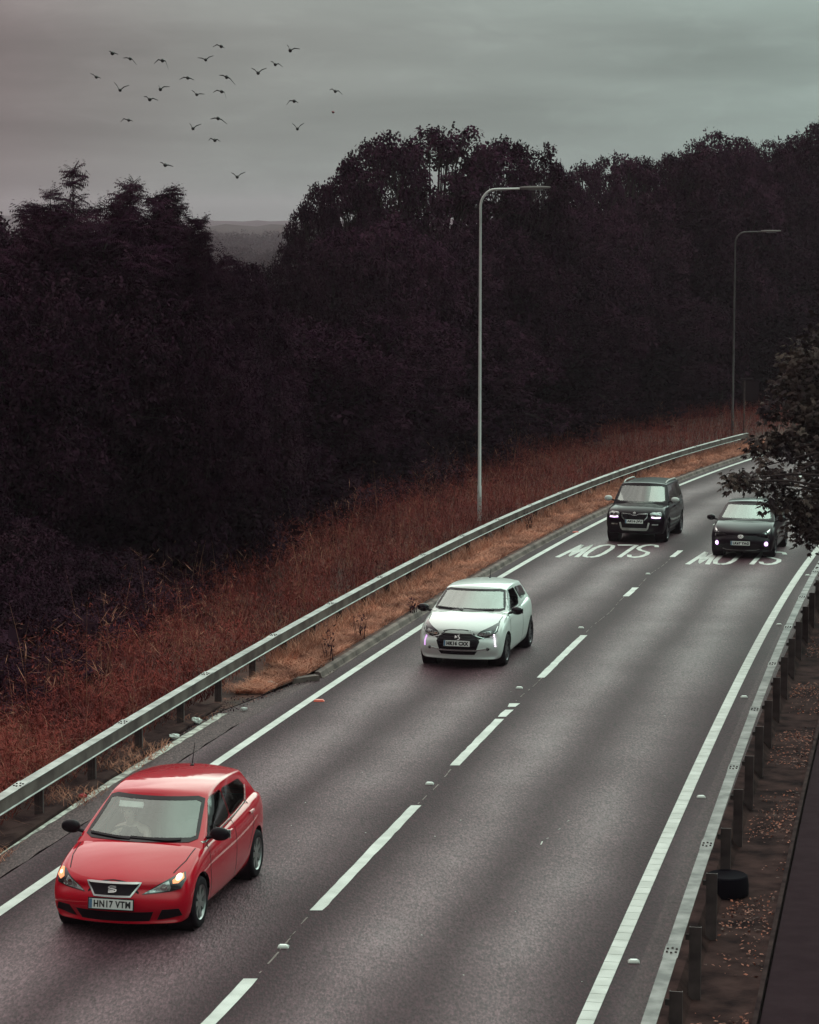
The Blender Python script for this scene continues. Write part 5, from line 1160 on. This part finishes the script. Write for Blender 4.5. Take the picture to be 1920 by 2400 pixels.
# near overhanging tree at the right
def limb_tree():
    Y0=49.0; bx,by=float(RR(Y0))+5.0,Y0; bz=zr(Y0)
    r_=empty('overhanging_tree',(bx,by,bz),label='lobed-leaf tree overhanging the road and the black car from the right',cat='tree')
    mb=MB(); mb.tube([(0,0,-.3),(-.2,0,1.6),(-.1,.1,3.4),(0,0,6)],[.24,.2,.15,.08],10); cl=[]
    q=random.Random(4)
    targets=[]
    def T(px,py,Y): targets.append((X(px,Y)-bx,Y-by,Zp(py,Y)-bz))
    for px,py,Y in [(1718,1126,47),(1738,1120,47.2),(1762,1128,47.4),(1790,1140,47.6),(1800,1090,48),(1835,1120,48),(1850,1170,48),(1885,1180,48),(1910,1215,48.4),(1815,1178,47.8),(1810,1030,48.5),(1850,1050,48.5),(1890,1090,48.6),(1925,1130,48.8),(1785,1050,49),(1815,960,49.5),(1850,900,50),(1895,860,50.5),(1925,820,51),(1875,960,49.6),(1915,1000,49.6),(1915,920,50),(1955,900,50),(1960,1050,49.5),(1965,1200,48.5),(1860,850,51),(1900,1040,49.2),(1935,1090,49),(1885,1010,49.5),(1925,1235,48),(1893,1238,48.2),(1918,1262,48),(1925,960,49)]: T(px,py,Y)
    for i,t in enumerate(targets):
        z0=q.uniform(1.5,4.5); P=[(-.1,0,z0),(t[0]*.4,t[1]*.4,z0+(t[2]-z0)*.35+.5),(t[0]*.8,t[1]*.8,z0+(t[2]-z0)*.8+.25),t]
        mb.tube(P,[.07,.045,.022,.008],5,cap=False)
        s=q.uniform(.14,.22) if i<5 or i in(9,) else q.uniform(.24,.36); cl.append((t,(s,s*1.2,s*.75)))
    fill=[]
    for k in range(38):
        t=targets[q.randrange(12,len(targets))]; fill.append(((t[0]+q.uniform(.3,1.6),t[1]+q.uniform(-.5,1.5),t[2]+q.uniform(-.1,.7)),(.55,.6,.45)))
    P=crown_pts(cl,210,.1); V=scatter(SLB,P,rng.uniform(.8,1.3,len(P)),.8)
    P2=crown_pts(fill,90,.2); V=np.concatenate([V,scatter(SLB,P2,rng.uniform(.8,1.3,len(P2)),.9)])
    link('crown',mesh_np('crown',V,quads(V),M['leafC']),r_); mb.build('trunk',M['bark'],r_,ang=60)
limb_tree()
# shrub by the right barrier
P=crown_pts([((0,0,.7),(.6,.7,.45)),((.5,.6,1.0),(.7,.8,.5)),((.8,-.5,.6),(.6,.6,.5)),((-.35,.3,.55),(.3,.4,.3))],160,.3); V=scatter(SS,P,rng.uniform(.5,.9,len(P)),.8)
o=empty('shrub',(float(railR(58))+1.1,58,zr(58)-.2),label='leafy shrub leaning over the far end of the right barrier',cat='shrub'); link('foliage',mesh_np('foliage',V,quads(V),M['leafC']),o)
mb=MB()
for k in range(6): a=k*1.05; mb.tube([(0,0,0),(.3*math.cos(a),.3*math.sin(a),.5),(.6*math.cos(a),.6*math.sin(a),1.1)],[.02,.014,.006],5)
mb.build('stem',M['bark'],o)
for i,(yy,dx,s_) in enumerate([(45,2.3,.7),(49,2.4,.8),(53,2.6,.9),(57.5,3.1,1.0),(62,3.6,1.1)]):
    c_=[((0,0,.6),(.8,.8,.6)),((.7,.5,1.0),(.8,.8,.6)),((.4,-.7,.8),(.7,.7,.6)),((1.3,0,1.3),(.9,.9,.8))]
    P=crown_pts(c_,120,.2); V=scatter(SS,P,rng.uniform(.7,1.1,len(P)),.9); o=empty('shrub',(float(RR(yy))+dx,yy,zr(yy)-.2),(0,0,i*1.3),label='dark shrub crowding the footpath edge, '+['nearest the bridge','second from the bridge','third and middle one','fourth from the bridge','farthest along'][i],cat='shrub',group='shrubs along the footpath'); o.scale=(s_*.8,s_*.8,s_)
    link('foliage',mesh_np('foliage',V,quads(V),M['leafC']),o)
# weeds: tall russet stalks with ragged side shoots
def blades(P,Hh,lean,w,seg=3,droop=.25):
    n=len(P); a=rng.uniform(0,2*np.pi,n); dirx=np.cos(a)*lean; diry=np.sin(a)*lean; b=rng.uniform(0,np.pi,n); wx=np.cos(b)*w/2; wy=np.sin(b)*w/2
    rows=[]
    for i in range(seg+1):
        t=i/seg; c=P+np.stack([dirx*Hh*t**1.6,diry*Hh*t**1.6,Hh*(t-droop*lean*t*t)],1); k=(1-t*.85)
        rows.append((c-np.stack([wx*k,wy*k,0*wx],1), c+np.stack([wx*k,wy*k,0*wx],1)))
    V=[]
    for i in range(seg): V.append(np.stack([rows[i][0],rows[i][1],rows[i+1][1],rows[i+1][0]],1))
    return np.concatenate(V,1).reshape(-1,3)
def side_shoots(P,Hh,k,l,w):
    out=[]
    for j in range(k):
        t=rng.uniform(.25,1,len(P)); a=rng.uniform(0,2*np.pi,len(P)); ll=l*rng.uniform(.5,1.3,len(P))
        b=P+np.stack([0*t,0*t,Hh*t],1); e=b+np.stack([np.cos(a)*ll,np.sin(a)*ll,ll*rng.uniform(-.2,.9,len(P))],1); s=np.stack([-np.sin(a)*w,np.cos(a)*w,0*a],1); m=(b+e)/2
        out.append(np.stack([b,m+s,e,m-s],1))
    return np.concatenate(out,1).reshape(-1,3)
def ground_pts(n,y0,y1,f0,f1,bias=1.0,z=None,yb=1.0):
    Y=y0+(y1-y0)*rng.uniform(0,1,n)**yb; t=rng.uniform(0,1,n)**bias
    x=np.array([f0(y)+(f1(y)-f0(y))*tt for y,tt in zip(Y,t)]); zz=np.array([zr(y)+(z(y) if z else .02) for y in Y])
    return np.stack([x,Y,zz],1)
fw=lambda Y: front(Y)-1.3
P=ground_pts(17000,25,140,lambda Y:float(railL(Y))-.45,fw,1.0,None,1.15)
P[:,2]-=0.0
Hh=rng.uniform(.25,.85,len(P))**1.0*(1+.45*rng.uniform(0,1,len(P))*(P[:,1]>50)); big=rng.uniform(0,1,len(P))<.10; Hh[big]*=1.5
V=np.concatenate([blades(P,Hh,.28,.014),side_shoots(P,Hh,5,.17,.007),side_shoots(P,Hh,3,.10,.012)])
o=link('russet_weeds',mesh_np('russet_weeds',V,quads(V),M['weed'])); tag(o,'russet dry weeds filling the bank behind the left barrier','weeds',kind='stuff')
P=ground_pts(60000,25,110,lambda Y:float(railL(Y))-.25,fw,1.0,None,1.2); V=blades(P,rng.uniform(.15,.5,len(P)),.8,.012,2)
o=link('bank_grass',mesh_np('bank_grass',V,quads(V),M['weed'])); tag(o,'low tangled reddish grass under the weeds','grass',kind='stuff')
P=ground_pts(330,30,120,lambda Y:float(railL(Y))-.6,lambda Y:front(Y)-.9,1.0); Hh=rng.uniform(.8,2.0,len(P)); V=np.concatenate([blades(P,Hh,.16,.016,4),side_shoots(P,Hh,6,.30,.006)])
o=link('pale_stalks',mesh_np('pale_stalks',V,quads(V),M['weedlight'])); tag(o,'pale dead stalks standing above the russet weeds','stalks',kind='stuff')
P=ground_pts(26000,26,110,lambda Y:float(railL(Y))-.2,fw,1.0,lambda Y:.08,1.25); P[:,2]+=rng.uniform(0,.35,len(P)); kk=(np.sin(P[:,0]*2.1+P[:,1]*.9)+np.sin(P[:,1]*.37+2)+rng.normal(0,.6,len(P)))>.1; P=P[kk]
V=blades(P,rng.uniform(.15,.5,len(P)),1.7,.009,3,.5)
o=link('tangled_straw',mesh_np('tangled_straw',V,quads(V),M['weedlight'])); tag(o,'fallen tangled straw lying over the russet weeds','straw',kind='stuff')
# dry grass between kerb and barrier
def gz(Y): return vz(Y)
P=ground_pts(60000,43.2,120,lambda Y:float(railL(Y))+.1,lambda Y:float(L(Y))-.62 if Y>46 else float(layby(Y)),1.0,gz,1.3); V=blades(P,rng.uniform(.06,.20,len(P)),1.3,.014,2)
P3=ground_pts(9000,46,112,lambda Y:float(railL(Y))-.15,lambda Y:float(railL(Y))+.45,1.0,gz,1.2); VV=blades(P3,rng.uniform(.15,.42,len(P3)),.6,.013,2)
P2=ground_pts(3600,27,44,lambda Y:float(railL(Y))-.3,lambda Y:float(railL(Y))+.45,1.0,lambda Y:.05); keep=(np.sin(P2[:,1]*1.9)+np.sin(P2[:,1]*.7+1))>.1; P2=P2[keep]
V=np.concatenate([V,VV,blades(P2,rng.uniform(.05,.18,len(P2)),1.2,.012,2)])
o=link('dry_grass',mesh_np('dry_grass',V,quads(V),M['grass'])); tag(o,'short straw-coloured dry grass between the kerb and the left barrier','grass',kind='stuff')
# dark young plants on the near verge
for i,(x,y,hh,lb) in enumerate([(-1.05,49.6,.62,'dark dead plant standing in the dry grass left of the white car'),(-1.6,46.6,.75,'dark forked dead plant near the end of the kerb'),(3.6,72.0,.7,'dark twiggy plant in the grass under the street lamp'),(.1,53.6,.38,'small dark dead plant close to the middle of the grass strip')]):
    r_=empty('dead_plant',(x,y,zr(y)+.1),label=lb,cat='plant',group='dark dead plants in the grass strip'); Pn=np.zeros((9,3)); Pn[:,0]=rng.normal(0,.06,9); Pn[:,1]=rng.normal(0,.06,9); Hq=rng.uniform(.6,1,9)*hh
    V=np.concatenate([blades(Pn,Hq,.25,.02,3),side_shoots(Pn,Hq,6,.10,.018)]); link('stem',mesh_np('stem',V,quads(V),M['leafB']),r_)
# loose leaf litter
def litter(name,label,y0,y1,f0,f1,n,s,m,z=.02,gate=None):
    P=ground_pts(n,y0,y1,f0,f1,1.0,lambda Y:z)
    if gate is not None: P=P[gate(P)]
    V=scatter(np.array([leaflet((0,0,0),(1,0,.15),s,s*.55,.1)]),P,rng.uniform(.5,1.4,len(P)),.5)
    tag(link(name,mesh_np(name,V,quads(V),M[m])),label,'leaf litter',kind='stuff')
litter('leaf_litter','fallen brown leaves on the soil behind the right barrier',20,60,lambda Y:float(RR(Y))+1.0,lambda Y:float(RR(Y))+EDG-.05,5200,.045,'litterleaf',-.16,lambda P:(np.sin(P[:,1]*1.15+.6)+.6*np.sin(P[:,1]*2.7)+rng.normal(0,.35,len(P)))*1.0+((P[:,0]-RR(P[:,1]))-1.3)*1.2>.1)
litter('leaf_litter','dark leaf mush along the foot of the left barrier',27,46,lambda Y:float(railL(Y))+.1,lambda Y:(oldx(Y)-.05 if Y<41 else layby(Y)+.25),2600,.04,'leafB',.03)
litter('leaf_litter','scattered brown leaves along the foot of the left barrier',27,46,lambda Y:float(railL(Y))-.1,lambda Y:(oldx(Y)-.05 if Y<41 else layby(Y)+.2),700,.035,'litterleaf',.03)
# far country in the gap
def ridge(name,Y,zbase,hts,x0,x1,m,seed,depth=400,kind='structure',label=None,cat=None):
    r_=np.random.default_rng(seed); n=160; xs_=np.linspace(x0,x1,n); ph=r_.uniform(0,6,5)
    prof=sum(np.sin(xs_/(x1-x0)*2*np.pi*f_+p)*a for f_,p,a in zip((1,2.3,5,17,43),ph,(.5,.3,.15,.07,.05)))
    V=[];rows=[(0,0),(.25,.75),(.5,1),(1,.3)]
    for t,hh in rows:
        for x,pz in zip(xs_,prof): V.append((x,Y+t*depth+r_.normal(0,depth*.02),zbase+hh*(hts*(1+.35*pz))+(0 if hh==0 else r_.normal(0,hts*.03))))
    F=[(i*n+j,i*n+j+1,(i+1)*n+j+1,(i+1)*n+j) for i in range(3) for j in range(n-1)]
    o=link(name,mesh_np(name,V,F,m)); o['kind']=kind
    if label: tag(o,label,cat)
ridge('hill',2300,-12,20,-1400,900,M['farwood'],1,400)
ridge('hill',1300,-12,13,-900,500,M['farland'],2,250)
# far woods and hedges as leaf masses
P=[]
for (Y0,Y1,n,hh) in [(190,330,500,3.2),(340,520,300,4),(560,800,260,5),(900,1300,220,6)]:
    for k in range(n):
        Y=rng.uniform(Y0,Y1); x=rng.uniform(-.12,-.02)*Y; z0=terrain(x,Y); r_=Y*.006*rng.uniform(.5,1.2)
        dd=rng.normal(size=(36,3)); dd/=np.linalg.norm(dd,axis=1)[:,None]
        P.append(np.concatenate([np.array([x,Y,z0+hh*rng.uniform(0,.75)])+dd*r_, np.full((36,1),Y*.0028)],1))
P=np.concatenate(P); V=scatter(SS,P[:,:3],P[:,3]*2.2,.9)
o=link('far_woodland',mesh_np('far_woodland',V,quads(V),M['farwood'])); tag(o,'far low woodland seen through the gap in the trees','woodland',kind='stuff')
bm=bmesh.new(); bmesh.ops.create_cube(bm,size=1)
for v in bm.verts: v.co=Vector((v.co.x*4600, 1300+v.co.y*3000, -12+v.co.z*82))
me=bpy.data.meshes.new('haze'); bm.to_mesh(me); bm.free(); hz=bpy.data.materials.new('haze'); hz.use_nodes=True; hn=hz.node_tree.nodes; hn.clear()
ho=hn.new('ShaderNodeOutputMaterial'); pv=hn.new('ShaderNodeVolumePrincipled'); pv.inputs['Color'].default_value=(1,.78,.90,1); pv.inputs['Density'].default_value=1.7e-4; pv.inputs['Anisotropy'].default_value=0
hz.node_tree.links.new(pv.outputs[0],ho.inputs['Volume']); me.materials.append(hz); link('haze',me)['kind']='stuff'
